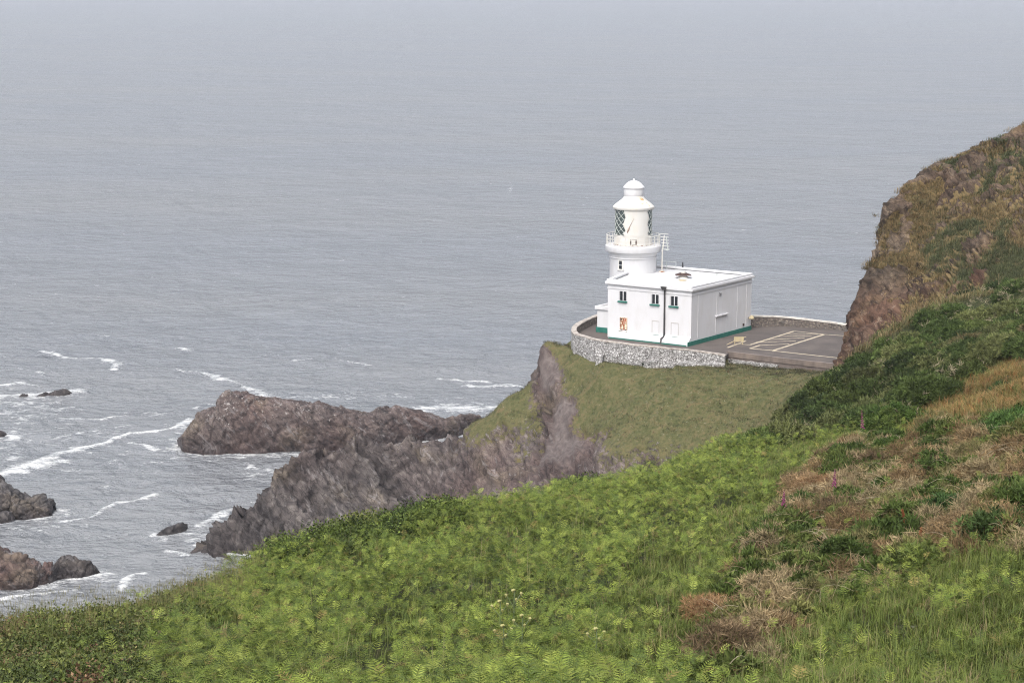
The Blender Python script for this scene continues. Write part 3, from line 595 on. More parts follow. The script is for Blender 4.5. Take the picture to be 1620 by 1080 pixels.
# rust run below that window is in the wall paint : thin weathered strip
# downpipe
m=MB(); m.tube([L(3.42,.66,.62),L(3.42,.66,6.25)],.095,8); m.tube([L(3.42,.0,-.2),L(3.42,.0,.64),L(3.42,.3,.72),L(3.42,.66,.74)],.095,8); dp=m.build('downpipe',BLACKP,lh)
m=MB(); m.hexa([L(3.22,.40,6.22),L(3.62,.40,6.22),L(3.62,.79,6.22),L(3.22,.79,6.22)],[L(3.08,.30,6.62),L(3.76,.30,6.62),L(3.76,.53,6.62),L(3.08,.53,6.62)]); m.build('hopper',BLACKP,dp)
# yard side: blocked doorway with hood, vent, lamp, box
m=MB(); LBX(m,-.26,-.003,5.95,8.65,2.66,2.80); m.build('door_hood',WHITE,lh,bevel=.02)
m=MB(); LBX(m,-.05,-.003,6.05,6.16,.62,2.65); LBX(m,-.05,-.003,8.45,8.56,.62,2.65); LBX(m,-.02,-.003,6.163,8.447,.62,2.60); m.build('blocked_doorway',WHITE,lh)
for q_ in ((2.2,2.28,.7),(10.9,10.98,.7),(13.0,13.06,.7),(6.3,6.36,2.85)):
    m=MB(); LBX(m,-.045,-.003,q_[0],q_[1],q_[2],5.7); m.build('conduit',WHITE,lh)
m=MB(); LBX(m,-.10,-.003,6.85,7.2,5.0,5.42); vt=m.build('wall_vent',painted('vent_grey',(.25,.25,.26),.6),lh)
m=MB(); LBX(m,-.14,-.101,6.8,7.25,5.36,5.45); m.build('cowl',WHITE,vt)
m=MB(); P0=np.array(L(-.30,13.6,1.62)); m.tube([L(-.003,13.6,1.55),L(-.2,13.6,1.55)],.06,8); wl=m.build('wall_lamp',RUST,lh)
m=MB(); m.lathe([(.02,.32),(.16,.26),(.30,.08),(.34,-.06),(.26,-.14),(.02,-.16)],L(-.42,13.6,1.56),16); m.build('lamp_shade',YELLOW,wl,smooth=True)
m=MB(); LBX(m,-.10,-.003,12.3,12.55,.72,1.0); m.build('meter_box',RUST,lh)
# annex
AX=[(12.0,2.9),(13.85,2.9),(13.85,7.6),(12.0,7.6)]
m=MB(); quad_prism(m,[(11.3,2.9),(13.85,2.9),(13.85,7.6),(12.6,7.6)],-.3,2.75); ann=m.build('annex',WHITE,lh)
m=MB()
for c in ([(11.28,2.68),(14.07,2.68),(14.07,3.0),(11.32,3.0)],[(13.75,3.003),(14.07,3.003),(14.07,7.8),(13.75,7.8)]): quad_prism(m,c,2.76,3.16)
m.build('parapet',WHITE,ann,bevel=.03)
m=MB(); quad_prism(m,[(11.5,3.0),(13.74,3.0),(13.74,7.6),(12.7,7.6)],2.755,2.95); m.build('roof',ROOFW,ann)
m=MB(); quad_prism(m,[(11.3,2.80),(13.95,2.80),(13.95,2.897),(11.3,2.897)],-.3,.62); quad_prism(m,[(13.853,2.9),(13.95,2.9),(13.95,7.6),(13.853,7.6)],-.3,.62); m.build('plinth',GREEN,ann)
# roof furniture
c=L(5.6,8.2,6.52); m=MB(); m.lathe([(.62,0),(.62,.16),(.45,.2),(.45,.35)],c,16); rv_=m.build('roof_vent',WHITE2,lh)
m=MB(); m.hexa([(c[0]-.95,c[1]-.7,c[2]+.36),(c[0]+.95,c[1]-.7,c[2]+.36),(c[0]+.95,c[1]+.7,c[2]+.36),(c[0]-.95,c[1]+.7,c[2]+.36)],[(c[0]-.35,c[1]-.3,c[2]+.62),(c[0]+.35,c[1]-.3,c[2]+.62),(c[0]+.35,c[1]+.3,c[2]+.62),(c[0]-.35,c[1]+.3,c[2]+.62)]); m.build('rusty_cowl',RUST,rv_)
m=MB(); m.lathe([(.3,0.62),(.3,.85),(.02,.9)],c,12); m.build('cap',WHITE2,rv_)
m=MB(); m.lathe([(.5,0),(.5,.05),(.02,.06)],L(4.6,6.4,6.52),16); m.build('roof_hatch',YELLOW,lh)
m=MB()
for u in (12.4,11.0,9.7): m.tube([L(u,13.3,6.52),L(u,13.3,7.55)],.035,6)
m.tube([L(12.4,13.3,7.52),L(9.7,13.3,7.52)],.03,6); m.tube([L(12.4,13.3,7.05),L(9.7,13.3,7.05)],.025,6); m.build('roof_rail',GREYB,lh)
m=MB(); m.tube([L(9.2,14.0,6.86),L(9.2,14.0,7.5)],[.11,.07],8); m.build('vent_pipe',BLACKP,lh)
m=MB(); m.lathe([(.10,0),(.10,.22),(.02,.25)],L(3.6,12.4,6.52),10); m.build('roof_outlet',GREYB,lh)
# tower
TC=(14.67,242.9,0.0)
m=MB(); m.lathe([(2.95,20.6),(2.86,25),(2.80,29.45),(2.92,29.75),(3.12,30.0)],TC,64); tow=m.build('tower',WHITE,lh,smooth=True)
m=MB(); m.lathe([(3.0,30.0),(3.30,30.05),(3.36,30.14),(3.36,30.72),(3.28,30.80),(2.2,30.84),(1.0,30.84)],TC,64); gal=m.build('gallery',WHITE,lh,smooth=True)
m=MB(); m.lathe([(2.86,29.30),(2.93,29.33),(2.93,29.42),(2.86,29.45)],TC,64); m.build('string_course',WHITE,tow,smooth=True)
# tower window, faces the viewer's left
def tw(a,z0,z1,w,r,name,mat,d=.03,parent=tow,dz=0):
    n=(math.cos(a),math.sin(a)); t_=(-n[1],n[0]); o=(TC[0]+n[0]*r,TC[1]+n[1]*r); mm=MB()
    q=lambda s,k,z:(o[0]+t_[0]*s+n[0]*k,o[1]+t_[1]*s+n[1]*k,z)
    mm.hexa([q(-w,-d*4,z0),q(w,-d*4,z0),q(w,d,z0),q(-w,d,z0)],[q(-w,-d*4,z1),q(w,-d*4,z1),q(w,d,z1),q(-w,d,z1)]); return mm.build(name,mat,parent)
aw=R(270-35)
fr_=tw(aw,28.05,29.2,.34,2.83,'window',WHITE2,.04); tw(aw,28.12,29.1,.20,2.83,'pane',DARKF,.055,fr_); tw(aw,28.55,28.62,.22,2.83,'sash',WHITE,.065,fr_); tw(aw,27.93,28.05,.42,2.83,'sill',WHITE2,.10,fr_)
# railing
m=MB(); rr=3.22
for k in range(26):
    a=2*math.pi*k/26; x,y=TC[0]+rr*math.cos(a),TC[1]+rr*math.sin(a); m.tube([(x,y,30.8),(x,y,32.02)],.04,6)
for z,w_ in ((32.02,.045),(31.6,.03),(31.2,.03)):
    m.tube([(TC[0]+rr*math.cos(2*math.pi*k/48),TC[1]+rr*math.sin(2*math.pi*k/48),z) for k in range(49)],w_,6)
m.build('gallery_railing',WHITE2,lh)
# lantern
m=MB(); m.lathe([(2.36,30.8),(2.36,31.0),(2.30,31.05),(2.30,31.95),(2.36,31.98),(2.36,32.06),(2.1,32.06)],TC,56); lb=m.build('lantern_base',WHITE2,lh,smooth=True)
ad=R(270-3)
dr=tw(ad,30.92,31.62,.40,2.28,'hatch_frame',RUST,.05,lb); tw(ad,31.06,31.58,.24,2.28,'hatch',WHITE2,.07,dr)
m=MB(); m.lathe([(2.37,30.86),(2.42,30.86),(2.42,30.92),(2.37,30.92)],TC,56); m.build('base_flange',stained('rust_spotted_flange',(.74,.72,.66),(.22,.10,.05),.52,.58,5),lb)
t=NT('lantern_glass'); gl=t.pbr((.10,.125,.12),.15,spec=.5,link=False); tr=t.n('ShaderNodeBsdfTransparent'); tr.inputs[0].default_value=(.60,.66,.64,1)
mx=t.n('ShaderNodeMixShader'); mx.inputs[0].default_value=.45; t.t.links.new(tr.outputs[0],mx.inputs[1]); t.t.links.new(gl.outputs[0],mx.inputs[2]); t.t.links.new(mx.outputs[0],t.out.inputs['Surface']); GLASS=t.m
m=MB(); m.lathe([(2.20,32.06),(2.20,35.16)],TC,56); gz=m.build('lantern_glazing',GLASS,lh,smooth=True)
m=MB()
for s_ in (1,-1):
    for k in range(16):
        a0=2*math.pi*k/16; m.tube([(TC[0]+2.23*math.cos(a0+s_*q_*R(22.5)*4/8),TC[1]+2.23*math.sin(a0+s_*q_*R(22.5)*4/8),32.06+3.1*q_/8) for q_ in range(9)],.035,5)
m.build('astragal',GREYB,gz)
m=MB(); m.lathe([(.55,32.0),(.75,32.3),(.95,32.9),(1.0,33.7),(.85,34.4),(.5,34.8)],TC,24); m.build('lens',painted('lens_grey',(.34,.38,.37),.3),gz,smooth=True)
# white blanking panel on the landward side with a zigzag edge following the diamond panes
zs=[32.04,32.3,32.62,33.4,34.2,34.9,35.16]
lf=[-31,-36,-27,-37,-28,-33,-34]; rt=[50,44,52,44,51,43,44]
V=[];Fq=[]; nseg=24; sub=40
for i in range(sub+1):
    z=32.04+(35.16-32.04)*i/sub; a0=np.interp(z,zs,lf); a1=np.interp(z,zs,rt)
    for j in range(nseg+1):
        a=R(270+a0+(a1-a0)*j/nseg); V.append((TC[0]+2.31*math.cos(a),TC[1]+2.31*math.sin(a),z))
for i in range(sub):
    for j in range(nseg): k=i*(nseg+1)+j; Fq.append((k,k+1,k+nseg+2,k+nseg+1))
o=mesh_np('lantern_blind',V,Fq,WHITE2,lh,smooth=True); s_=o.modifiers.new('thick','SOLIDIFY'); s_.thickness=.05
m=MB()
def onp(a,z,r=2.335): return (TC[0]+r*math.cos(R(270+a)),TC[1]+r*math.sin(R(270+a)),z)
m.tube([onp(-22,32.45),onp(-18,32.85),onp(-15,33.15)],[.03,.11,.05],6); m.tube([onp(-15,33.15),onp(-9,33.65),onp(-2,34.2),onp(2,34.0)],[.05,.022,.015,.01],5); m.build('rust_streak',stained('rust_streak_paint',(.20,.10,.06),(.42,.34,.27),.4,.62,3),o)
m=MB(); m.lathe([(2.2,35.14),(2.42,35.12),(2.50,35.25),(2.50,35.42),(2.30,35.60),(2.0,35.86),(1.62,36.14),(1.32,36.40),(1.15,36.66),(1.10,36.75)],TC,56); lr=m.build('lantern_roof',WHITE2,lh,smooth=True)
V=[];Fq=[]
prof=[(2.34,35.58),(2.02,35.865),(1.65,36.14),(1.36,36.39),(1.2,36.62)]
for i,(r_,z) in enumerate(prof):
    for j in range(9):
        a=R(270+18+5*(4-i)*.4+ j*(3.2+(i%2)*.9)); V.append((TC[0]+(r_+.012)*math.cos(a),TC[1]+(r_+.012)*math.sin(a),z+.012))
for i in range(4):
    for j in range(8): k=i*9+j; Fq.append((k,k+1,k+10,k+9))
mesh_np('rust_stain',V,Fq,stained('roof_rust_wash',(.78,.72,.58),(.42,.25,.10),.48,.62,3),lr,smooth=True)
m=MB(); m.lathe([(1.05,36.7),(1.15,36.72),(1.18,36.80),(1.18,37.55),(1.15,37.62)],TC,40); vd=m.build('ventilator',WHITE,lh,smooth=True)
m=MB(); m.lathe([(1.0,37.58),(1.28,37.62),(1.30,37.72),(1.12,37.95),(.86,38.22),(.55,38.42),(.22,38.53),(.12,38.56),(.12,38.68),(.05,38.75),(.005,38.76)],TC,40); m.build('ventilator_cap',WHITE,vd,smooth=True)
# ------------------------------------------------------------------ antenna on the roof (bolted, stands on the roof slab)
am=empty('antenna',L(10.4,11.3,6.52),'white leaning aerial mast with short horizontal bars beside the lantern gallery','antenna')
am.location=L(10.4,11.3,6.52); B0=np.array(am.location)
def rel(p): return tuple(np.array(p)-B0)
top=onY(1051,372,241.5); top2=onY(1048,397,241.5)
m=MB(); m.lathe([(.38,0),(.38,.08),(.10,.12)],(0,0,0),12); m.build('base_plate',RUSTY,am)
m=MB(); m.tube([(0,0,.05),rel(top2),rel(top)],[.10,.085,.06],8); m.build('mast',WHITE2,am,smooth=True)
for k in range(6):
    py=370+k*4.8; a=onY(1044.5+k*.7,py,241.4); b_=onY(1057.5+k*.35,py+.6,241.6); m=MB(); m.tube([rel(a),rel(b_)],.038,6); m.build('dipole_bar',WHITE2,am)
m=MB(); a=onY(1054,376,241.45); b_=onY(1057,396,241.5); m.tube([rel(a),rel(b_)],.07,6); c2=onY(1049,394,241.4); m.tube([rel(c2),rel(b_)],.06,6); m.build('bracket',GREYB,am)
# ------------------------------------------------------------------ yard: tarmac, markings, walls
def sheet(name,poly,z,mat,thick=0.0,kind=None):
    me=MB(); n=len(poly)
    if thick: me.hexa([(x,y,z-thick) for x,y in poly],[(x,y,z) for x,y in poly])
    else: me.add([(x,y,z) for x,y in poly],[tuple(range(n))])
    return me.build(name,mat)
t=NT('tarmac'); a=t.tex('ShaderNodeTexNoise',.35,t.pos(),Detail=6.0,Roughness=.65).outputs[0]; b2=t.tex('ShaderNodeTexNoise',14,t.pos(),Detail=3.0).outputs[0]
cc=t.ramp(a,[(.3,(.070,.056,.050)),(.5,(.10,.080,.070)),(.7,(.14,.115,.098))]); cc=t.mix(.25,cc,t.ramp(b2,[(.3,.05),(.7,.2)]))
t.pbr(cc,.85,t.bump(b2,.3,.02),spec=.2); TARM=t.m
ty=[tarpoly[k] for k in range(7)]
inner=[tuple(p[:2]) for p in wall_pts]
bk=[L(1.2,19)[:2],L(8,24.5)[:2],L(16.5,19.7)[:2],L(16.7,12.2)[:2]]
yard=ty[:7]+bk+inner
# order: kerb from left to right, far side, behind the block, then along the wall back
sheet('tarmac_yard',yard,21.0,TARM,.45)['kind']='structure'
t=NT('marking_paint'); a=t.tex('ShaderNodeTexNoise',2.2,t.pos(),Detail=6.0,Roughness=.75).outputs[0]
t.pbr(t.mix(t.ramp(a,[(.42,0.0),(.68,.75)]),(.52,.45,.33),(.18,.155,.13)),.8); MARK=t.m
marks=[((395,432),(790,310),.16),((790,310),(1065,340),.14),((1065,340),(590,490),.18),((385,470),(600,487),.14),((385,470),(480,437),.16),((590,490),(1210,557),.16),((1065,340),(1270,355),.14),((250,425),(400,437),.12),
 ((480,440),(745,428),.12),((440,412),(805,400),.12),((545,388),(885,372),.12),((640,360),(950,352),.12),((715,334),(1010,336),.10),((178,462),(345,400),.14)]
mk=MB(); z=21.004
for (a,b_,wd) in marks:
    A=onz(1120+a[0]/5.786,470+a[1]/5.786,z); B_=onz(1120+b_[0]/5.786,470+b_[1]/5.786,z); d=(B_-A)[:2]; ln=np.linalg.norm(d); d/=ln; nn=np.array([-d[1],d[0]])*wd; k=max(2,int(ln/.8))
    z+=.0006
    for i in range(1): mk.add([(A[0]-nn[0],A[1]-nn[1],z),(B_[0]-nn[0],B_[1]-nn[1],z),(B_[0]+nn[0],B_[1]+nn[1],z),(A[0]+nn[0],A[1]+nn[1],z)],[(0,1,2,3)])
mo=mk.build('yard_markings',MARK); mo['kind']='structure'
# rubble stone materials
def rubble(name,c0,c1,c2,lo=.10,hi=.22,sc=3.4):
    t=NT(name); n=t.tex('ShaderNodeTexNoise',1.3,t.pos(),Detail=3.0); 
    P=t.n('ShaderNodeVectorMath',operation='MULTIPLY_ADD'); t.t.links.new(n.outputs['Color'],P.inputs[0]); P.inputs[1].default_value=(.5,.5,.5); t.t.links.new(t.pos((1,1,1.25)),P.inputs[2])
    v1=t.tex('ShaderNodeTexVoronoi',sc,P.outputs[0],feature='DISTANCE_TO_EDGE'); v2=t.tex('ShaderNodeTexVoronoi',sc,P.outputs[0])
    edge=t.ramp(v1.outputs['Distance'],[(lo*.2,0.0),(lo,1.0)]); stone=t.ramp(v2.outputs['Color'],[(.15,c1),(.5,c0),(.85,c2)])
    f2=t.tex('ShaderNodeTexNoise',2.3,t.pos(),Detail=5.0,Roughness=.7).outputs[0]; c=t.mix(edge,(.15,.14,.13),stone)
    c=t.mix(t.ramp(f2,[(.57,0.0),(.66,.6)]),c,(.13,.125,.115)); t.pbr(c,.85,t.bump(t.math('ADD',edge,f2),.8,.15),spec=.2); return t.m
WHITESTONE=rubble('whitewashed_rubble',(.46,.45,.44),(.31,.30,.295),(.56,.55,.54))
BROWNSTONE=rubble('brown_rubble',(.21,.175,.15),(.14,.12,.11),(.30,.26,.22))
GREYSTONE=rubble('grey_rubble',(.24,.21,.21),(.14,.125,.13),(.36,.33,.33))
# curved sea wall round the yard
def dense(pts,n=6):
    P=np.array(pts); o=[]
    for i in range(len(P)-1):
        p0,p1,p2,p3=P[max(i-1,0)],P[i],P[i+1],P[min(i+2,len(P)-1)]
        for k in range(n):
            f=k/n; o.append(.5*(2*p1+(p2-p0)*f+(2*p0-5*p1+4*p2-p3)*f**2+(3*p1-p0-3*p2+p3)*f**3))
    o.append(P[-1]); return np.array(o)
def normals2(P):
    d=np.gradient(P[:,:2],axis=0); d/=np.linalg.norm(d,axis=1)[:,None]+1e-9; return np.column_stack([-d[:,1],d[:,0]])
W=dense(wall_pts); NW=normals2(W)
# normals should point outward (away from the building centre)
cen=np.array(L(7,8)[:2]); 
if ((W[:,:2]-cen)*NW).sum(1).mean()<0: NW=-NW
def ribbon(name,P,N_,o0,o1,z0,z1,mat,parent=None,jit=.05,rows=5,seed=0.):
    """closed wall: inner offset o0, outer o1, z0/z1 arrays"""
    n=len(P); z0=np.broadcast_to(z0,n); z1=np.broadcast_to(z1,n); loop=[]
    for r in range(rows+1): loop.append((o1,r/rows))
    for r in range(rows,-1,-1): loop.append((o0,r/rows))
    m_=len(loop); V=[]
    for i in range(n):
        for (o_,f) in loop:
            z=z0[i]+(z1[i]-z0[i])*f; V.append((P[i,0]+N_[i,0]*o_,P[i,1]+N_[i,1]*o_,z))
    V=np.array(V); j=jit*fbm(V,1.3,3,off=seed); V[:,0]+=np.repeat(N_[:,0],m_)*j; V[:,1]+=np.repeat(N_[:,1],m_)*j; V[:,2]+=jit*.7*fbm(V,.9,3,off=5+seed)
    f=[(i*m_+k,i*m_+(k+1)%m_,(i+1)*m_+(k+1)%m_,(i+1)*m_+k) for i in range(n-1) for k in range(m_)]
    b=MB(); b.add(V,f+[tuple(range(m_)),tuple((n-1)*m_+k for k in range(m_))[::-1]]); return b.build(name,mat,parent)
topz=W[:,2]+.06
sw=empty('sea_wall',tuple(W[len(W)//2][:2])+(19.0,),'whitewashed rubble wall curving round the lighthouse yard above the turf slope','wall')
off=np.array(sw.location)
def rib(name,P,N_,*a,parent=None,**k):
    o=ribbon(name,P,N_,*a,**k); o.parent=parent; o.location=tuple(-np.array(parent.location)); return o
rib('outer_face',W,NW,-.04,.30,18.4,topz-.10,WHITESTONE,parent=sw,jit=.16)
rib('inner_face',W,NW,-.30,-.044,20.8,topz-.11,BROWNSTONE,parent=sw,jit=.08)
rib('coping',W,NW,-.34,.30,topz-.10,topz+.02,stained('worn_coping',(.46,.42,.38),(.26,.22,.19),.42,.62,2.5),parent=sw,jit=.06,rows=2,seed=3.)
# buttress course at its foot
bp=[onz(a,b,20.35) for a,b in [(948,561),(960,559.5),(1000,563),(1024,567),(1026,569.5),(1060,571),(1090,573),(1120,574),(1146,574)]]
Bp=dense(bp,5); NB=normals2(Bp); 
if ((Bp[:,:2]-cen)*NB).sum(1).mean()<0: NB=-NB
rib('buttress',Bp,NB,-.6,.45,17.6,20.30+.10*np.sin(np.arange(len(Bp))*.9),WHITESTONE,parent=sw,jit=.22,seed=9.)
m=MB(); pl=onz(914,520,21.9)
sg=tw_=None
# painted stone tablet on the wall's bend
n_=NW[len(W)*5//13]; 
# retaining wall towards the cliff
kp=dense([onz(a,b,21.0) for a,b in [(1151,557.2),(1200,563),(1240,567.8),(1290,573.2),(1335,578.2),(1400,585.5)]],6); NK=normals2(kp)
if NK[:,1].mean()>0: NK=-NK
rw_=empty('retaining_wall',tuple(kp[len(kp)//2][:2])+(19.8,),'brown kerbed retaining wall of grey stone running from the yard to the cliff','wall')
rib('kerb',kp,NK,-.25,.22,20.55,21.12,stained('brown_concrete',(.20,.16,.135),(.12,.10,.09),.4,.7,1.2),parent=rw_,jit=.03,rows=2)
rib('upper_face',kp,NK,-.1,.14,19.9,20.545,stained('dark_brown_concrete',(.13,.105,.095),(.19,.16,.14),.45,.7,1.5),parent=rw_,jit=.06,rows=3)
ik=int(len(kp)*.40); k2=kp[:ik].copy(); N2=NK[:ik]
o=rib('white_course',k2,N2,-.1,.42,18.2,20.32,WHITESTONE,parent=rw_,jit=.16)
k3=kp[ik:].copy(); N3=NK[ik:]
o=rib('stone_course',k3,N3,-.1,.36,18.2,20.12,GREYSTONE,parent=rw_,jit=.14); 
# far boundary wall
bp=dense([onz(a,b,21.0) for a,b in [(1172,516.5),(1188,517.5),(1240,515.8),(1300,519.5),(1343,523),(1420,530)]],6); NB2=normals2(bp); NB2=-NB2 if NB2[:,1].mean()<0 else NB2
bw=empty('boundary_wall',tuple(bp[len(bp)//2][:2])+(21.0,),'long brown stone wall with a pale top along the seaward edge of the car park','wall')
zt=np.interp(bp[:,0],[28,34,41],[22.35,21.95,21.55])
rib('stone_face',bp,NB2,0,.4,20.4,zt,BROWNSTONE,parent=bw,jit=.10)
rib('coping',bp,NB2,-.06,.46,zt+.003,zt+.16,stained('pale_coping',(.62,.59,.54),(.40,.36,.32),.45,.7,1.5),parent=bw,jit=.05,rows=1)
# yellow barrier
a=onz(1161,544.5,21.0); bb=empty('barrier',tuple(a),'faded yellow timber barrier on legs standing between block and hatched bay','barrier')
m=MB(); m.hexa([(0,0,.28),(1.15,.12,.28),(1.15,.2,.28),(0,.08,.28)],[(0,0,.85),(1.15,.12,.85),(1.15,.2,.85),(0,.08,.85)]); m.build('board',YELLOW,bb,bevel=.01)
for x in (.1,1.0):
    m=MB(); m.tube([(x,-.18,0),(x,.06,.62)],.035,6); m.tube([(x,.32,0),(x,.10,.62)],.035,6); m.build('leg',CREAM,bb)
m=MB(); m.tube([(-.9,-.6,.05),(.2,.1,.45),(1.45,.5,.80)],.045,6); m.build('rail',YELLOW,bb)
# ------------------------------------------------------------------ vegetation
LEAF=leafmat('bracken_leaf',.55,.2); SPINE=leafmat('gorse_spines',.7,.12); BLADE=leafmat('grass_blade',.55,.2); DRY=leafmat('dry_twigs',.8,.1)
def rotz(a): 
    c,s=np.cos(a),np.sin(a); Z0=np.zeros_like(a); O=np.ones_like(a)
    return np.stack([np.stack([c,-s,Z0],-1),np.stack([s,c,Z0],-1),np.stack([Z0,Z0,O],-1)],-2)
def frame_from_dir(d):
    d=d/np.linalg.norm(d,axis=1)[:,None]; a=rng.normal(size=d.shape); x=np.cross(a,d); x/=np.linalg.norm(x,axis=1)[:,None]+1e-9; y=np.cross(d,x)
    return np.stack([x,y,d],-1)
class Cloud:
    def __init__(s): s.V=[];s.F=[];s.C=[];s.n=0
    def add(s,proto,P,Rm,sc,colr,var=.10):
        pv,pf,pw=proto; n=len(P)
        if n==0: return
        sc=np.broadcast_to(sc,n)
        V=np.einsum('nij,kj->nki',Rm,pv)*sc[:,None,None]+P[:,None,:]
        f=pf[None]+(np.arange(n)*len(pv))[:,None,None]+s.n
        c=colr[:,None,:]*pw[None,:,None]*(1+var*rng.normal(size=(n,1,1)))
        s.V.append(V.reshape(-1,3)); s.F.append(f.reshape(-1,4)); s.C.append(np.clip(np.broadcast_to(c,(n,len(pv),3)).reshape(-1,3),0,1)); s.n+=n*len(pv)
    def build(s,name,mat,parent=None):
        return mesh_np(name,np.concatenate(s.V),np.concatenate(s.F),mat,parent,{'tint':np.concatenate(s.C)})
def diamond(b,t,side,w,mid=.4):
    m=b+(t-b)*mid; return [b,m+side*w,t,m-side*w]
def pr_frond(seed,pairs=10,L_=.30):
    g=np.random.default_rng(seed); V=[];W=[]
    S=np.linspace(0,1,12); reach=.75+.2*g.random(); ht=.55+.30*g.random()
    cur=lambda s:np.array([reach*s**1.25,.05*math.sin(s*4+seed),ht*(1.55*s-1.05*s*s*s)])
    for k in range(3):
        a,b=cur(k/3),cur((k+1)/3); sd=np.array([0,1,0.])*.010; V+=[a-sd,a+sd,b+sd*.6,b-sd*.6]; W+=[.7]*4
    for i in range(pairs):
        s=.22+.76*i/(pairs-1); o=cur(s); d=cur(min(s+.03,1.03))-cur(s-.03); d/=np.linalg.norm(d)
        l=L_*(1-.95*((i)/(pairs-1))**1.15)*(.9+.2*g.random())*(1 if i>0 else .8)+.02
        for sg in (1,-1):
            dr=np.array([0,sg*1.0,0])*.86+d*.5+np.array([0,0,-.10+.22*(g.random()-.5)]); dr/=np.linalg.norm(dr)
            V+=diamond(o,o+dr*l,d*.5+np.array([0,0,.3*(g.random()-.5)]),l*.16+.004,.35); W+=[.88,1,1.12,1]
    V=np.array(V); return V,np.arange(len(V)).reshape(-1,4),np.array(W)
FRONDS=[pr_frond(k) for k in range(6)]
def pr_tuft(seed,n=14,l=.2,w=.011,spread=1.0,up=.35):
    g=np.random.default_rng(seed); V=[];W=[]
    for k in range(n):
        d=g.normal(size=3)*spread; d[2]=abs(d[2])*.8+up; d/=np.linalg.norm(d); o=g.normal(size=3)*l*.22; o[2]=abs(o[2])*.5
        ll=l*(.6+.6*g.random()); sd=np.cross(d,g.normal(size=3)); sd/=np.linalg.norm(sd)+1e-9
        V+=diamond(o,o+d*ll,sd,w*(.7+.6*g.random()),.35); W+=[.8,.95,1.2,.95]
    V=np.array(V); return V,np.arange(len(V)).reshape(-1,4),np.array(W)
GORSE=[pr_tuft(20+k,16,.20,.020) for k in range(4)]; TWIG=[pr_tuft(40+k,14,.20,.007,1.3,.1) for k in range(4)]
def pr_leaves(seed,n=12,rad=.16,l=.075):
    g=np.random.default_rng(seed); V=[];W=[]
    for k in range(n):
        o=g.normal(size=3)*rad*.6; d=g.normal(size=3); d[2]+=.5; d/=np.linalg.norm(d); sd=np.cross(d,np.array([.2*g.normal(),.2*g.normal(),1.])); sd/=np.linalg.norm(sd)+1e-9
        ll=l*(.7+.6*g.random()); b=.75+.5*g.random(); V+=diamond(o,o+d*ll,sd,ll*.34,.45); W+=[b]*4
    V=np.array(V); return V,np.arange(len(V)).reshape(-1,4),np.array(W)
LEAVES=[pr_leaves(60+k,17,.16,.052) for k in range(5)]
def pr_grass(seed,n=12,l=.30,w=.006,lean=.9,r=.07):
    g=np.random.default_rng(seed); V=[];W=[]; F_=[]
    for k in range(n):
        a=g.random()*6.283; h=np.array([math.cos(a),math.sin(a),0]); o=np.array([g.normal()*r,g.normal()*r,0]); ll=l*(.55+.6*g.random()); le=lean*(.3+g.random()); sd=np.array([-h[1],h[0],0])*w
        p1=o+np.array([0,0,ll*.55])+h*ll*.18*le; p2=o+np.array([0,0,ll*(1-.25*le)])+h*ll*.75*le; b=len(V)
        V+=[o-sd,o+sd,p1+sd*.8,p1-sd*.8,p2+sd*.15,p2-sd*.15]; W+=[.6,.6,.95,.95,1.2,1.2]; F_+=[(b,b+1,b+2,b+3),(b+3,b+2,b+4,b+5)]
    return np.array(V),np.array(F_),np.array(W)
GRASS=[pr_grass(80+k) for k in range(5)]
SEEDG=[pr_grass(90+k,4,.80,.004,.22,.12) for k in range(3)]
def pr_turf(seed): return pr_grass(seed,12,.38,.017,.9,.26)
TURF=[pr_turf(100+k) for k in range(4)]
# zones (drawn over the survey photo, applied to points on the ground)
Zn={
'scrub':[(-500,940),(0,950),(120,935),(330,905),(350,930),(330,960),(270,985),(235,1040),(215,1090),(150,1400),(-700,1400)],
'hedge':[(400,885),(450,862),(560,815),(700,772),(890,742),(965,750),(930,775),(840,784),(700,815),(560,858),(450,890),(400,905)],
'bank':[(1195,700),(1240,630),(1320,590),(1400,535),(1500,482),(1620,445),(2900,380),(2900,470),(1620,545),(1560,572),(1485,618),(1425,658),(1330,668),(1250,695)],
'track':[(1325,592),(1400,500),(1500,430),(1620,380),(2900,280),(2900,380),(1620,447),(1500,484),(1400,537)],
'amber':[(1420,668),(1490,612),(1580,565),(1620,545),(2900,460),(2900,590),(1620,640),(1560,652),(1480,660),(1440,690)],
'mound':[(1350,690),(1440,688),(1480,660),(1620,640),(2900,590),(2900,840),(1620,835),(1480,868),(1400,905),(1300,945),(1230,990),(1170,1060),(1085,1060),(1105,1000),(1150,930),(1165,865),(1240,805),(1265,745)],
'grass':[(960,1085),(950,960),(1000,900),(1060,830),(1170,790),(1240,700),(1290,668),(1430,655),(1430,690),(1350,692),(1265,748),(1240,808),(1165,868),(1150,935),(1105,1002),(1085,1062),(1170,1062),(1230,992),(1300,947),(1400,907),(1480,870),(1620,838),(2900,840),(2900,1500),(700,1500)],
}
ORDER=['hedge','scrub','bank','track','amber','mound','grass']
def zone_of(P,h=.25):
    Q=P.copy(); Q[:,2]+=h; px,py=proj(Q); z=np.full(len(P),'bracken',dtype=object); done=np.zeros(len(P),bool)
    for k in ORDER:
        m_=inpoly(px,py,Zn[k])&~done; z[m_]=k; done|=m_
    ok=(px>-700)&(px<2750)&(py<1500)&(P[:,1]>8)
    z[~ok]='none'; return z,px,py
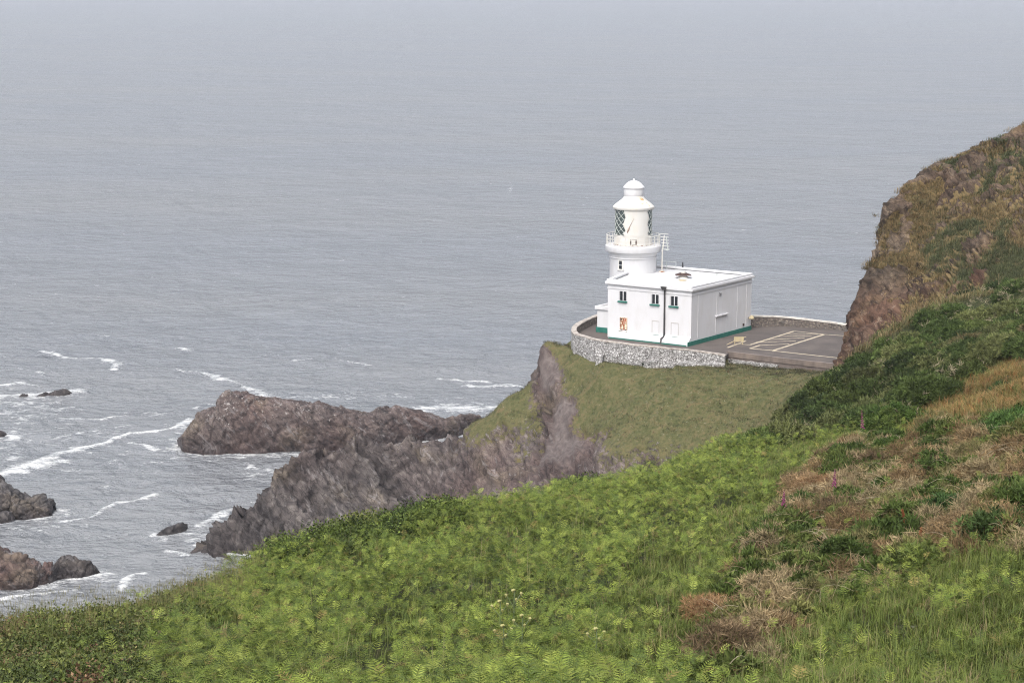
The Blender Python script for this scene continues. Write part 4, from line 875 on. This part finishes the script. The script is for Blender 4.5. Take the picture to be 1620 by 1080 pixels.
def samples(dens,ylim=(10,112),xlim=(-28,66)):
    n=int(dens*(ylim[1]-ylim[0])*(xlim[1]-xlim[0])); x=rng.uniform(*xlim,n); y=rng.uniform(*ylim,n)
    a=np.abs(x)<(y*.55+12); a&=(np.abs(x)<(y*.30+4))|(rng.random(n)<.5); x,y=x[a],y[a]; return np.column_stack([x,y,ground(x,y)])
def pick(arr,n,w=None): 
    A=np.array(arr,float); return A[rng.choice(len(A),n,p=w)]
cl=lambda P,s,off:fbm(xy0(P),s,3,off=off)
# bracken
S_=samples(140); z,px,py=zone_of(S_); clump=cl(S_,.28,3.)
fine=cl(S_,1.1,33.); k=(z=='bracken')&(rng.random(len(S_))<.45+.9*clump+2.1*fine)
k|=(z=='grass')&(rng.random(len(S_))<.10*sstep(0.0,.4,cl(S_,.35,17.))*4)
k|=(z=='scrub')&(rng.random(len(S_))<.03)
k|=(z=='mound')&(rng.random(len(S_))<.02)
P=S_[k]; n=len(P); cc=clump[k]; P=P+np.column_stack([np.zeros(n),np.zeros(n),rng.random(n)**1.4*.5+.5*np.clip(cc,-.4,.5)+.4*np.clip(fine[k],-.4,.5)])
c=pick([(.135,.180,.030),(.175,.215,.038),(.062,.092,.018),(.20,.235,.048),(.095,.138,.025),(.19,.15,.05)],n,[.23,.20,.22,.17,.14,.04])
c=1.12*c*(1+.30*cl(P,.13,29.))[:,None]
C_=Cloud(); w=rng.integers(0,6,n)
for q_ in range(6):
    s=w==q_; m_=s.sum(); yaw=rng.random(m_)*6.283; tl=rng.normal(size=m_)*.22
    C_.add(FRONDS[q_],P[s],rotz(yaw)@frame_from_dir(np.column_stack([tl*.5,tl,np.ones(m_)])) if False else rotz(yaw),.21+.22*rng.random(m_)**1.3,c[s],.18)
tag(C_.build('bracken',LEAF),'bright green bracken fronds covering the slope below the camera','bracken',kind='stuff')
# dead brown bracken stems amongst them and light grass
S_=samples(40); z,px,py=zone_of(S_,.2); gn=cl(S_,.4,5.)
C_=Cloud()
def put_grass(sel,protos,cols,wts,s0,s1,lift=0.):
    P=S_[sel]; n=len(P)
    if n==0: return
    P=P+np.array([0,0,lift]); c=pick(cols,n,wts)*(1+.3*cl(P,.3,41.))[:,None]; w=rng.integers(0,len(protos),n)
    for q_ in range(len(protos)):
        s=w==q_; C_.add(protos[q_],P[s],rotz(rng.random(s.sum())*6.283),s0+(s1-s0)*rng.random(s.sum()),c[s])
gcol=[(.115,.150,.030),(.14,.17,.036),(.080,.112,.022),(.18,.175,.06),(.23,.18,.09)]
put_grass((z=='grass')&(rng.random(len(S_))<.95),GRASS,gcol,[.33,.27,.25,.10,.05],.55,1.25)
put_grass((z=='bracken')&(rng.random(len(S_))<.12+.25*gn),GRASS,gcol,[.4,.3,.2,.07,.03],.8,1.4,.1)
put_grass((z=='mound')&(rng.random(len(S_))<.22),GRASS,[(.10,.14,.035),(.20,.17,.08),(.27,.20,.11)],None,.8,1.3)
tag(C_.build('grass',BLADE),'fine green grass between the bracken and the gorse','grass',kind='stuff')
C_=Cloud(); put_grass((z=='amber'),GRASS,[(.21,.145,.05),(.24,.12,.045),(.16,.135,.045),(.09,.11,.03),(.27,.17,.075)],[.26,.14,.25,.22,.13],.7,1.3)
S2=S_; S_=samples(9,(60,165),(-5,60)); z,px,py=zone_of(S_,.2)
put_grass((z=='amber'),GRASS,[(.21,.145,.05),(.24,.12,.045),(.16,.135,.045),(.09,.11,.03),(.27,.17,.075)],[.26,.14,.25,.22,.13],.9,1.7)
put_grass((z=='track'),TURF,[(.17,.135,.06),(.12,.115,.045),(.09,.10,.035),(.22,.17,.085)],None,.7,1.4)
tag(C_.build('dry_grass',BLADE),'amber and rusty dry grass on the slope beside the gorse thicket','grass',kind='stuff')
# lumpy shrub masses -------------------------------------------------
def lumps(C_,centers,rad,flat,protos,colr,per,ts,var=.16,jit=.5,up=.35):
    n=len(centers)
    for i in range(n):
        m_=int(per*rad[i]**1.6); d=rng.normal(size=(m_,3)); d/=np.linalg.norm(d,axis=1)[:,None]; d[:,2]=np.abs(d[:,2])
        rr=rad[i]*(1-.42*rng.random(m_)**2.2)*(1+.22*perlin(d*2.2+i*7.3)); P=centers[i]+d*rr[:,None]*np.array([1,1,flat]); P[:,2]-=.10*rad[i]
        o=d+np.array([0,0,up])+rng.normal(size=d.shape)*jit; c=np.tile(colr[i],(m_,1))*(1+.15*rng.normal(size=(m_,1)))
        w=rng.integers(0,len(protos),m_)
        for q_ in range(len(protos)):
            s=w==q_; C_.add(protos[q_],P[s],frame_from_dir(o[s]),ts*(.7+.6*rng.random(s.sum())),c[s],var)
GG=[(.040,.060,.016),(.055,.078,.021),(.070,.092,.025),(.032,.048,.015),(.088,.098,.035)]
# bank of gorse
S_=samples(.62,(80,158),(8,60)); z,px,py=zone_of(S_,.6); P=S_[z=='bank']; n=len(P); rad=.7+1.0*rng.random(n)**1.5
C_=Cloud(); P[:,2]+=.1; cb=1.22*pick(GG,n)*(1+.5*cl(P,.12,9.)+.35*cl(P,.5,12.))[:,None]; kk=rng.random(n)<.10; cb[kk]=pick([(.12,.10,.045),(.10,.115,.04)],kk.sum())
lumps(C_,P,rad,.75,GORSE,cb,190,1.35)
tag(C_.build('gorse_thicket',SPINE),'dark green gorse thicket covering the bank in front of the cliff','gorse',kind='stuff')
# pale bramble and dead stems over the bank
C_=Cloud(); S_=samples(3,(80,155),(8,60)); z,px,py=zone_of(S_,.6); P=S_[(z=='bank')&(rng.random(len(S_))<.45)]; n=len(P); P[:,2]+=.55+.5*rng.random(n)
for q_ in range(4):
    s=np.arange(n)%4==q_; C_.add(TWIG[q_],P[s],frame_from_dir(rng.normal(size=(s.sum(),3))+[0,0,.9]),1.2+rng.random(s.sum()),pick([(.22,.19,.12),(.13,.14,.06),(.30,.26,.17)],s.sum()))
tag(C_.build('dead_stems',DRY),'pale dead stems threaded through the gorse thicket','stems',kind='stuff')
# bramble scrub, lower left
S_=samples(5.5,(12,60),(-26,4)); z,px,py=zone_of(S_,.4); P=S_[z=='scrub']; n=len(P); rad=.25+.4*rng.random(n)**1.4
C_=Cloud(); sc_=pick([(.075,.10,.026),(.11,.13,.034),(.052,.070,.02),(.12,.13,.04),(.14,.12,.05),(.15,.09,.05)],n,[.27,.28,.17,.18,.07,.03])*(1+.3*cl(P,.35,13.))[:,None]
lumps(C_,P,rad,.9,LEAVES,sc_,170,1.0,.3)
tag(C_.build('bramble_scrub',LEAF),'leafy bramble scrub with reddish tips at the lower left','bramble',kind='stuff')
# dark hedge of scrub along the crest
S_=samples(3.4,(40,85),(-14,12)); z,px,py=zone_of(S_,.45); P=S_[z=='hedge']; n=len(P); P[:,2]+=.12; rad=.34+.42*rng.random(n)**1.4
C_=Cloud(); sc_=pick([(.055,.080,.018),(.040,.060,.016),(.10,.135,.028),(.13,.145,.038)],n,[.32,.26,.28,.14])
lumps(C_,P,rad,1.05,LEAVES,sc_,150,1.15,.3)
tag(C_.build('thorn_scrub',LEAF),'dark wind clipped thorn scrub lining the crest of the slope','scrub',kind='stuff')
# mixed dead and living gorse mound
S_=samples(2.3,(16,100),(-2,46)); z,px,py=zone_of(S_,.4); P=S_[z=='mound']; n=len(P); rad=.26+.42*rng.random(n)**1.5; P[:,2]+=.35*np.clip(cl(P,.5,91.)+.2,0,.8); pat=cl(P,.5,51.)+.25*rng.normal(size=n)
_,pyy=proj(P); dead=pat>-.06+.10*sstep(820,900,pyy); C_=Cloud()
cd_=pick([(.26,.18,.092),(.20,.135,.068),(.31,.24,.135),(.15,.105,.06),(.27,.215,.12),(.16,.145,.06)],n)
lumps(C_,P[dead],rad[dead],.85,TWIG,cd_[dead]*.95,330,1.0,.2,.8)
tag(C_.build('dead_gorse',DRY),'brown dead gorse brushwood over the right hand mound','gorse',kind='stuff')
C_=Cloud(); cg_=pick([(.052,.080,.018),(.068,.098,.022),(.092,.118,.03),(.125,.125,.042)],n,[.35,.3,.2,.15])
lumps(C_,P[~dead],rad[~dead],.85,GORSE,cg_[~dead],260,.85)
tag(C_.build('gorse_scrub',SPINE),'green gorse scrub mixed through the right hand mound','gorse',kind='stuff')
# bare curved sticks lying in the mound
b=MB(); S_=samples(1.5,(16,95),(-2,46)); z,px,py=zone_of(S_,.4); P=S_[(z=='mound')]
V=[];Fs=[];Cs=[]; nn=0
for p in P[rng.permutation(len(P))[:1500]]:
    yaw=rng.random()*6.283; l=.3+.6*rng.random(); d=np.array([math.cos(yaw),math.sin(yaw),0]); sd=np.array([-d[1],d[0],0]); bend=rng.normal()*.35; z0=.25+.35*rng.random(); r_=.004+.004*rng.random(); prev=None; cc_=np.array([(.30,.24,.15),(.24,.18,.11),(.34,.29,.20)][rng.integers(3)])
    for k in range(5):
        t_=k/4; q_=p+d*l*(t_-.3)+sd*bend*l*t_*t_+np.array([0,0,z0+.5*l*math.sin(t_*2.2)*.6-.1*t_]); rw2=r_*(1-.6*t_)
        V+=[q_+sd*rw2+[0,0,-rw2*.6],q_-sd*rw2+[0,0,-rw2*.6],q_+[0,0,rw2]]; Cs+=[cc_]*3
        if k: 
            o=nn+3*(k-1)
            for a,c2 in ((0,1),(1,2),(2,0)): Fs.append((o+a,o+c2,o+3+c2,o+3+a))
    nn+=15
tag(mesh_np('bare_sticks',V,Fs,DRY,attrs={'tint':np.array(Cs)}),'pale bare gorse sticks lying across the right hand mound','sticks',kind='stuff')
# flowering grass on the skyline of the left crest
S_=samples(30,(34,56),(-16,0)); z,px,py=zone_of(S_,.05); edge=[(-60,1010),(60,960),(140,930),(240,905),(400,880),(440,900),(430,935),(330,985),(200,1010),(60,1045)]
k=inpoly(px,py,edge); P=S_[k]; n=len(P); C_=Cloud()
for q_ in range(3):
    s=np.arange(n)%3==q_; C_.add(SEEDG[q_],P[s],rotz(rng.random(s.sum())*6.283),.55+.6*rng.random(s.sum()),pick([(.20,.19,.07),(.26,.22,.10),(.14,.16,.05)],s.sum()))
# seed heads
sel=rng.random(n)<.55; Q=P[sel]+np.column_stack([rng.normal(size=(sel.sum(),2))*.05,.5+.45*rng.random(sel.sum())]); HEADP=pr_tuft(7,5,.11,.004,.12,1.4)
C_.add(HEADP,Q,rotz(rng.random(len(Q))*6.28),1.0,pick([(.22,.20,.10),(.17,.16,.08)],len(Q)))
S_=samples(.5,(20,80),(-14,30)); z,px,py=zone_of(S_,.2); k=(z=='grass')|(z=='bracken'); P=S_[k]; n=len(P)
for q_ in range(3):
    s=np.arange(n)%3==q_; C_.add(SEEDG[q_],P[s],rotz(rng.random(s.sum())*6.283),.8+.5*rng.random(s.sum()),pick([(.20,.22,.08),(.28,.25,.13)],s.sum()))
tag(C_.build('seeding_grass',BLADE),'tall thin seeding grass standing along the left crest','grass',kind='stuff')
# turf tufts on the headland slope
q,Z,G,inp,dm=HEAD
k=np.where((G>.5)&(~inp)&(Z>4)&(q[:,1]<236)&(rng.random(len(q))<.62*np.clip((G-.42)*3,0,1)))[0]; P=np.column_stack([q[k],Z[k]-.03])+np.column_stack([rng.random((len(k),2))*.3,np.zeros(len(k))]); n=len(P)
c=pick([(.046,.055,.02),(.07,.066,.028),(.095,.075,.036),(.115,.082,.044),(.055,.07,.04),(.24,.23,.17)],n,[.25,.24,.22,.16,.10,.03])*1.2*(1+.9*cl(P,.16,71.)+.7*cl(P,.6,77.))[:,None]; C_=Cloud()
for q_ in range(4):
    s=np.arange(n)%4==q_; C_.add(TURF[q_],P[s],rotz(rng.random(s.sum())*6.283),.45+.4*rng.random(s.sum()),c[s],.2)
tag(C_.build('headland_turf',BLADE),'patchy olive and rust coloured turf on the slope below the lighthouse wall','turf',kind='stuff')
# grass and scrub on the cliff
CVv,cgg,uu_,vv_=CLIFF
ci=np.where((cgg>.42)&(uu_>-.2)&(CVv[:,1]<215))[0]; ci=rng.choice(ci,34000); P=CVv[ci]+rng.normal(size=(34000,3))*np.array([.25,.25,.05]); n=len(P)
band=fbm(P*np.array([1,.4,1.2]),.11,3,off=88.)-.08
c=np.where((band>.12)[:,None],pick([(.065,.08,.034),(.085,.095,.04)],n),pick([(.19,.135,.06),(.22,.15,.07),(.12,.095,.042),(.25,.185,.09),(.085,.085,.036)],n))*(1+.3*cl(P,.3,19.))[:,None]; C_=Cloud()
for q_ in range(4):
    s=np.arange(n)%4==q_; C_.add(TURF[q_],P[s],rotz(rng.random(s.sum())*6.283),.45+.7*rng.random(s.sum()),c[s],.2)
tag(C_.build('cliff_grass',BLADE),'tawny and green tussock grass over the slopes of the cliff','grass',kind='stuff')
# ------------------------------------------------------------------ single plants
def hit(px,py,lift=.3):
    d=ray(px,py); t=np.linspace(10,175,3300); X_=d[0]*t; Y_=d[1]*t; Zr=H+d[2]*t; g_=ground(X_,Y_)+lift; k=np.argmax(Zr<g_); return np.array([X_[k],Y_[k],Zr[k]-lift])
def bush(px,py,r,flat,cols,proto,label,name='gorse_bush',ts=.8,per=330,mat=SPINE,skirt=None):
    p=hit(px,py,r*.5); e=empty(name,tuple(p),label,name.replace('_',' '))
    C_=Cloud(); nl=5; ce=np.array([[rng.normal()*r*.3,rng.normal()*r*.3,r*.1*rng.random()] for _ in range(nl)]); rd=r*(.6+.3*rng.random(nl))
    lumps(C_,ce,rd,flat,proto,pick(cols,nl),per,ts); C_.build('foliage',mat,e)
    C_=Cloud()
    if skirt: 
        ce=np.array([[r*.7*math.cos(a),r*.7*math.sin(a)-.1,-.1] for a in np.linspace(2.6,6.8,6)]); lumps(C_,ce,np.full(6,r*.45),.8,TWIG,pick(skirt,6),330,.8,.2,.8); C_.build('dead_skirt',DRY,e)
    m_=MB()
    for k in range(3):
        a=k*2.1+rng.random(); m_.tube([(0,0,-.15),(.12*r*math.cos(a),.12*r*math.sin(a),.25*r),(.45*r*math.cos(a),.45*r*math.sin(a),.65*r)],[.04,.03,.015],6)
    m_.build('stem',BARK,e); return e
BARK=stained('gorse_bark',(.12,.085,.06),(.20,.16,.12),.4,.7,8)
GB=[(.045,.080,.017),(.060,.098,.02),(.075,.105,.025)]; BR=[(.28,.17,.085),(.22,.12,.06),(.32,.22,.12)]
bush(1500,805,.62,.95,[(.04,.075,.022),(.06,.105,.026)],GORSE,'round dark green gorse bush with a brown skirt on the right hand mound',skirt=BR)
bush(1440,655,1.15,.8,GB,GORSE,'broad green gorse bush below the amber grass next to tallest foxglove')
bush(1415,700,.95,.8,GB,GORSE,'green gorse bush leaning against the broad one beneath the amber grass')
bush(1600,665,1.0,.9,[(.07,.125,.03),(.06,.11,.028)],GORSE,'bright green gorse bush high on the mound at the right picture edge')
bush(1588,612,.45,1.1,[(.03,.055,.018),(.04,.07,.02)],GORSE,'small dark gorse bush standing alone in the amber grass')
bush(1585,825,.70,1.0,[(.045,.08,.024),(.055,.09,.025)],GORSE,'dark gorse bush low at the right edge above the grass',skirt=BR)
bush(1300,757,.80,.8,BR,TWIG,'rounded brown dead gorse bush between two foxgloves','dead_gorse_bush',.9,330,DRY)
bush(1195,850,.45,.9,[(.20,.10,.065),(.16,.085,.06)],TWIG,'small reddish brown dead gorse bush beside the pale grass strip','dead_gorse_bush',.7,420,DRY)
bush(1130,955,.55,.8,BR,TWIG,'tan dead gorse bush at the lowest point of the mound','dead_gorse_bush',.7,420,DRY)
bush(1215,965,.42,.8,[(.18,.09,.055),(.15,.08,.05)],TWIG,'rusty dead gorse bush over a dark hollow in the mound','dead_gorse_bush',.7,420,DRY)
FOX=stained('foxglove_petal',(.27,.035,.15),(.18,.02,.10),.4,.7,30); STEMG=painted('flower_stem',(.10,.14,.05),.6)
def foxglove(px,py_tip,py_base,label,lean=.0,hh=1.15):
    p=hit(px,py_base,.0); dist=np.linalg.norm(p-[0,0,H]); tall=hh
    # set height so that it stands above the surrounding plants
    e=empty('foxglove',tuple(p),label,'foxglove'); m_=MB(); m_.tube([(0,0,0),(lean*.4,0,tall*.5),(lean,0,tall)],[.014,.011,.005],6); m_.build('stem',STEMG,e)
    m_=MB()
    for k in range(22):
        f=k/21; z=tall*(.56+.42*f); a=k*2.4; r0=.03*(1-f)+.012; L_=.06*(1-f*.7); x=lean*(z/tall)
        d=np.array([math.cos(a),math.sin(a),-.55]); d/=np.linalg.norm(d); o=np.array([x,0,z]); m_.tube([o,o+d*L_*.5,o+d*L_*1.15],[.009*(1-f*.5),.017*(1-f*.55),.023*(1-f*.6)],7)
    m_.build('flowers',FOX,e,smooth=True)
    V=[];f_=[]
    m_=MB()
    for k in range(7):
        a=k*.9; d=np.array([math.cos(a),math.sin(a),0]); s_=np.array([-d[1],d[0],0]); m_.add([(0,0,.05),tuple(d*.14+s_*.05+[0,0,.16]),tuple(d*.32+[0,0,.10]),tuple(d*.14-s_*.05+[0,0,.16])],[(0,1,2,3)])
    m_.build('basal_leaves',STEMG,e); return e
foxglove(1366,687,712,'tall magenta foxglove leaning at the top of the pale grass strip',-.10,1.4)
foxglove(1318,792,803,'pink foxglove flowering just below the rounded brown dead gorse',.02,1.1)
foxglove(1239,822,828,'small magenta foxglove tip over the brown scrub left of the mound',.0,.9)
DOCK=stained('dock_seed',(.28,.12,.05),(.34,.17,.07),.4,.7,20)
def dock(px,py,hh,lean,label):
    p=hit(px,py,.1); e=empty('dock',tuple(p),label,'dock plant'); m_=MB(); m_.tube([(0,0,0),(lean*.5,0,hh*.5),(lean,0,hh)],[.016,.012,.006],6); m_.build('stem',DOCK,e)
    C_=Cloud(); n=220; f=rng.random(n); P=np.column_stack([lean*(.35+.65*f)+rng.normal(size=n)*.022*(1.2-f),rng.normal(size=n)*.022*(1.2-f),hh*(.35+.66*f)]); C_.add(pr_tuft(3,6,.035,.007,.8,.4),P,rotz(rng.random(n)*6.28),1.0,pick([(.28,.11,.05),(.24,.09,.04),(.33,.16,.07)],n)); C_.build('seed_head',DRY,e)
dock(1440,850,.72,-.2,'rusty orange dock spike leaning left in the middle of the mound'); dock(1452,865,.5,.06,'shorter rusty dock spike beside the leaning one'); dock(1400,852,.45,.1,'reddish low dock in green scrub left of the rusty spikes')
UMB=stained('umbel_cream',(.36,.34,.15),(.28,.27,.09),.4,.7,9)
def hogweed(px,py,hh,label,group=None):
    p=hit(px,py,.6); e=empty('hogweed',tuple(p),label,'hogweed',group); m_=MB(); m_.tube([(0,0,0),(.02,0,hh)],[.016,.010],6)
    hd=[(0.0,0.0,hh,.10),(.14,.05,hh-.07,.07),(-.13,.04,hh-.10,.07),(.05,-.14,hh-.12,.06)]
    for x,y,z_,r in hd[1:]: m_.tube([(0.01,0,hh*.72),(x*.7,y*.7,z_-.06),(x,y,z_)],.007,5)
    m_.build('stem',STEMG,e)
    for x,y,z_,r in hd:
        m_=MB(); m_.lathe([(.004,-.05),(r*.3,-.01),(r*.40,.005),(r*.26,.014),(.003,.024)],(x,y,z_),10)
        V_=np.array(m_.v); V_[:,2]+=.012*np.sin(V_[:,0]*190)*np.cos(V_[:,1]*170); m_.v=[tuple(q_) for q_ in V_]; m_.build('umbel',UMB,e)
hogweed(790,985,1.0,'yellowing hogweed umbel on the left of a cluster in the bracken'); hogweed(812,976,1.1,'tallest yellow hogweed umbel at the top of the bracken cluster'); hogweed(825,1000,.9,'cream hogweed umbel at the lower right of the bracken cluster'); hogweed(795,1012,.85,'whitish hogweed umbel lowest in the bracken cluster'); hogweed(942,1022,.9,'lone cream hogweed umbel at the edge of bracken and grass')
# plants rooted in the sea wall
def wall_plant(px,py,z,r,label):
    P=onz(px,py,z); e=empty('wall_shrub',tuple(P),label,'shrub'); C_=Cloud(); ce=np.array([[0,-.1,0],[r*.6,-.1,-r*.1],[-r*.5,-.12,-r*.2]]); lumps(C_,ce,np.array([r,r*.7,r*.7]),.8,GORSE,np.array([(.045,.06,.03),(.06,.07,.035),(.035,.045,.025)]),260,.8); C_.build('foliage',SPINE,e)
    m_=MB(); m_.tube([(0,.3,-.1),(0,-.05,0)],[.05,.02],6); m_.build('stem',BARK,e)
wall_plant(979,559,20.45,.42,'dark shrub sprouting from the white wall nearest its curved end'); wall_plant(1021,575,19.8,.34,'dark shrub in the vertical break of the white wall below first upstairs window'); wall_plant(1055,567,20.3,.40,'dark shrub on the wall ledge below the black downpipe'); wall_plant(1080,574,19.9,.38,'dark shrub growing from the wall below the building corner'); wall_plant(1118,578,19.6,.30,'small dark shrub low in the white wall past the building corner'); wall_plant(1147,578,19.7,.45,'bushy dark shrub where the white wall steps down to the retaining wall')
SUN_EL=R(55); SUN_AZ=R(200); SUN=.5; SKY=.15; EXPO=1.0; HAZE=.00013
# ------------------------------------------------------------------ air, light, camera
t=NT('haze_air'); t.t.nodes.remove(t.out); t.out=t.t.nodes.new('ShaderNodeOutputMaterial')
v=t.t.nodes.new('ShaderNodeVolumePrincipled'); v.inputs['Color'].default_value=(.86,.90,1,1); v.inputs['Density'].default_value=HAZE; v.inputs['Anisotropy'].default_value=.2
t.t.links.new(v.outputs[0],t.out.inputs['Volume'])
b=MB(); X0,X1,Y0,Y1,Z0,Z1=-6600,6600,-160,9600,-7,90
b.hexa([(X0,Y0,Z0),(X1,Y0,Z0),(X1,Y1,Z0),(X0,Y1,Z0)],[(X0,Y0,Z1),(X1,Y0,Z1),(X1,Y1,Z1),(X0,Y1,Z1)])
tag(b.build('haze',t.m),kind='stuff')
w=bpy.data.worlds.new('World'); scene.world=w; w.use_nodes=True; nt=w.node_tree; nt.nodes.clear()
sk=nt.nodes.new('ShaderNodeTexSky'); sk.sky_type='NISHITA'; sk.sun_disc=False; sk.sun_elevation=SUN_EL; sk.sun_rotation=SUN_AZ
sk.air_density=1.0; sk.dust_density=5.0; sk.ozone_density=1.0
hs=nt.nodes.new('ShaderNodeHueSaturation'); hs.inputs['Saturation'].default_value=.40
bg=nt.nodes.new('ShaderNodeBackground'); bg.inputs['Strength'].default_value=SKY
ow=nt.nodes.new('ShaderNodeOutputWorld')
nt.links.new(sk.outputs[0],hs.inputs['Color']); nt.links.new(hs.outputs[0],bg.inputs['Color']); nt.links.new(bg.outputs[0],ow.inputs['Surface'])
ld=bpy.data.lights.new('sun','SUN'); ld.energy=SUN; ld.angle=R(35); ld.color=(1,.96,.90)
lo=link(bpy.data.objects.new('sun',ld)); 
from mathutils import Vector
sd=Vector((math.sin(SUN_AZ)*math.cos(SUN_EL),math.cos(SUN_AZ)*math.cos(SUN_EL),math.sin(SUN_EL)))
lo.rotation_euler=sd.to_track_quat('Z','Y').to_euler()
cd=bpy.data.cameras.new('camera'); cd.sensor_width=36; cd.lens=36*F/1620; cd.clip_end=20000; cd.clip_start=.1
co=link(bpy.data.objects.new('camera',cd)); co.location=(0,0,H); co.rotation_euler=(R(90)-PITCH,0,0); scene.camera=co
scene.view_settings.view_transform='Standard'; scene.view_settings.look='None'; scene.view_settings.exposure=EXPO; scene.view_settings.gamma=1
scene.cycles.use_denoising=True; scene.cycles.filter_width=1.1; scene.cycles.use_adaptive_sampling=False; scene.cycles.denoising_prefilter='NONE'; scene.cycles.denoising_input_passes='RGB_ALBEDO_NORMAL'
try: scene.cycles.denoiser='OPENIMAGEDENOISE'
except Exception: pass
scene.cycles.max_bounces=6; scene.cycles.diffuse_bounces=3; scene.cycles.glossy_bounces=2; scene.cycles.transmission_bounces=3; scene.cycles.volume_bounces=0; scene.cycles.transparent_max_bounces=8
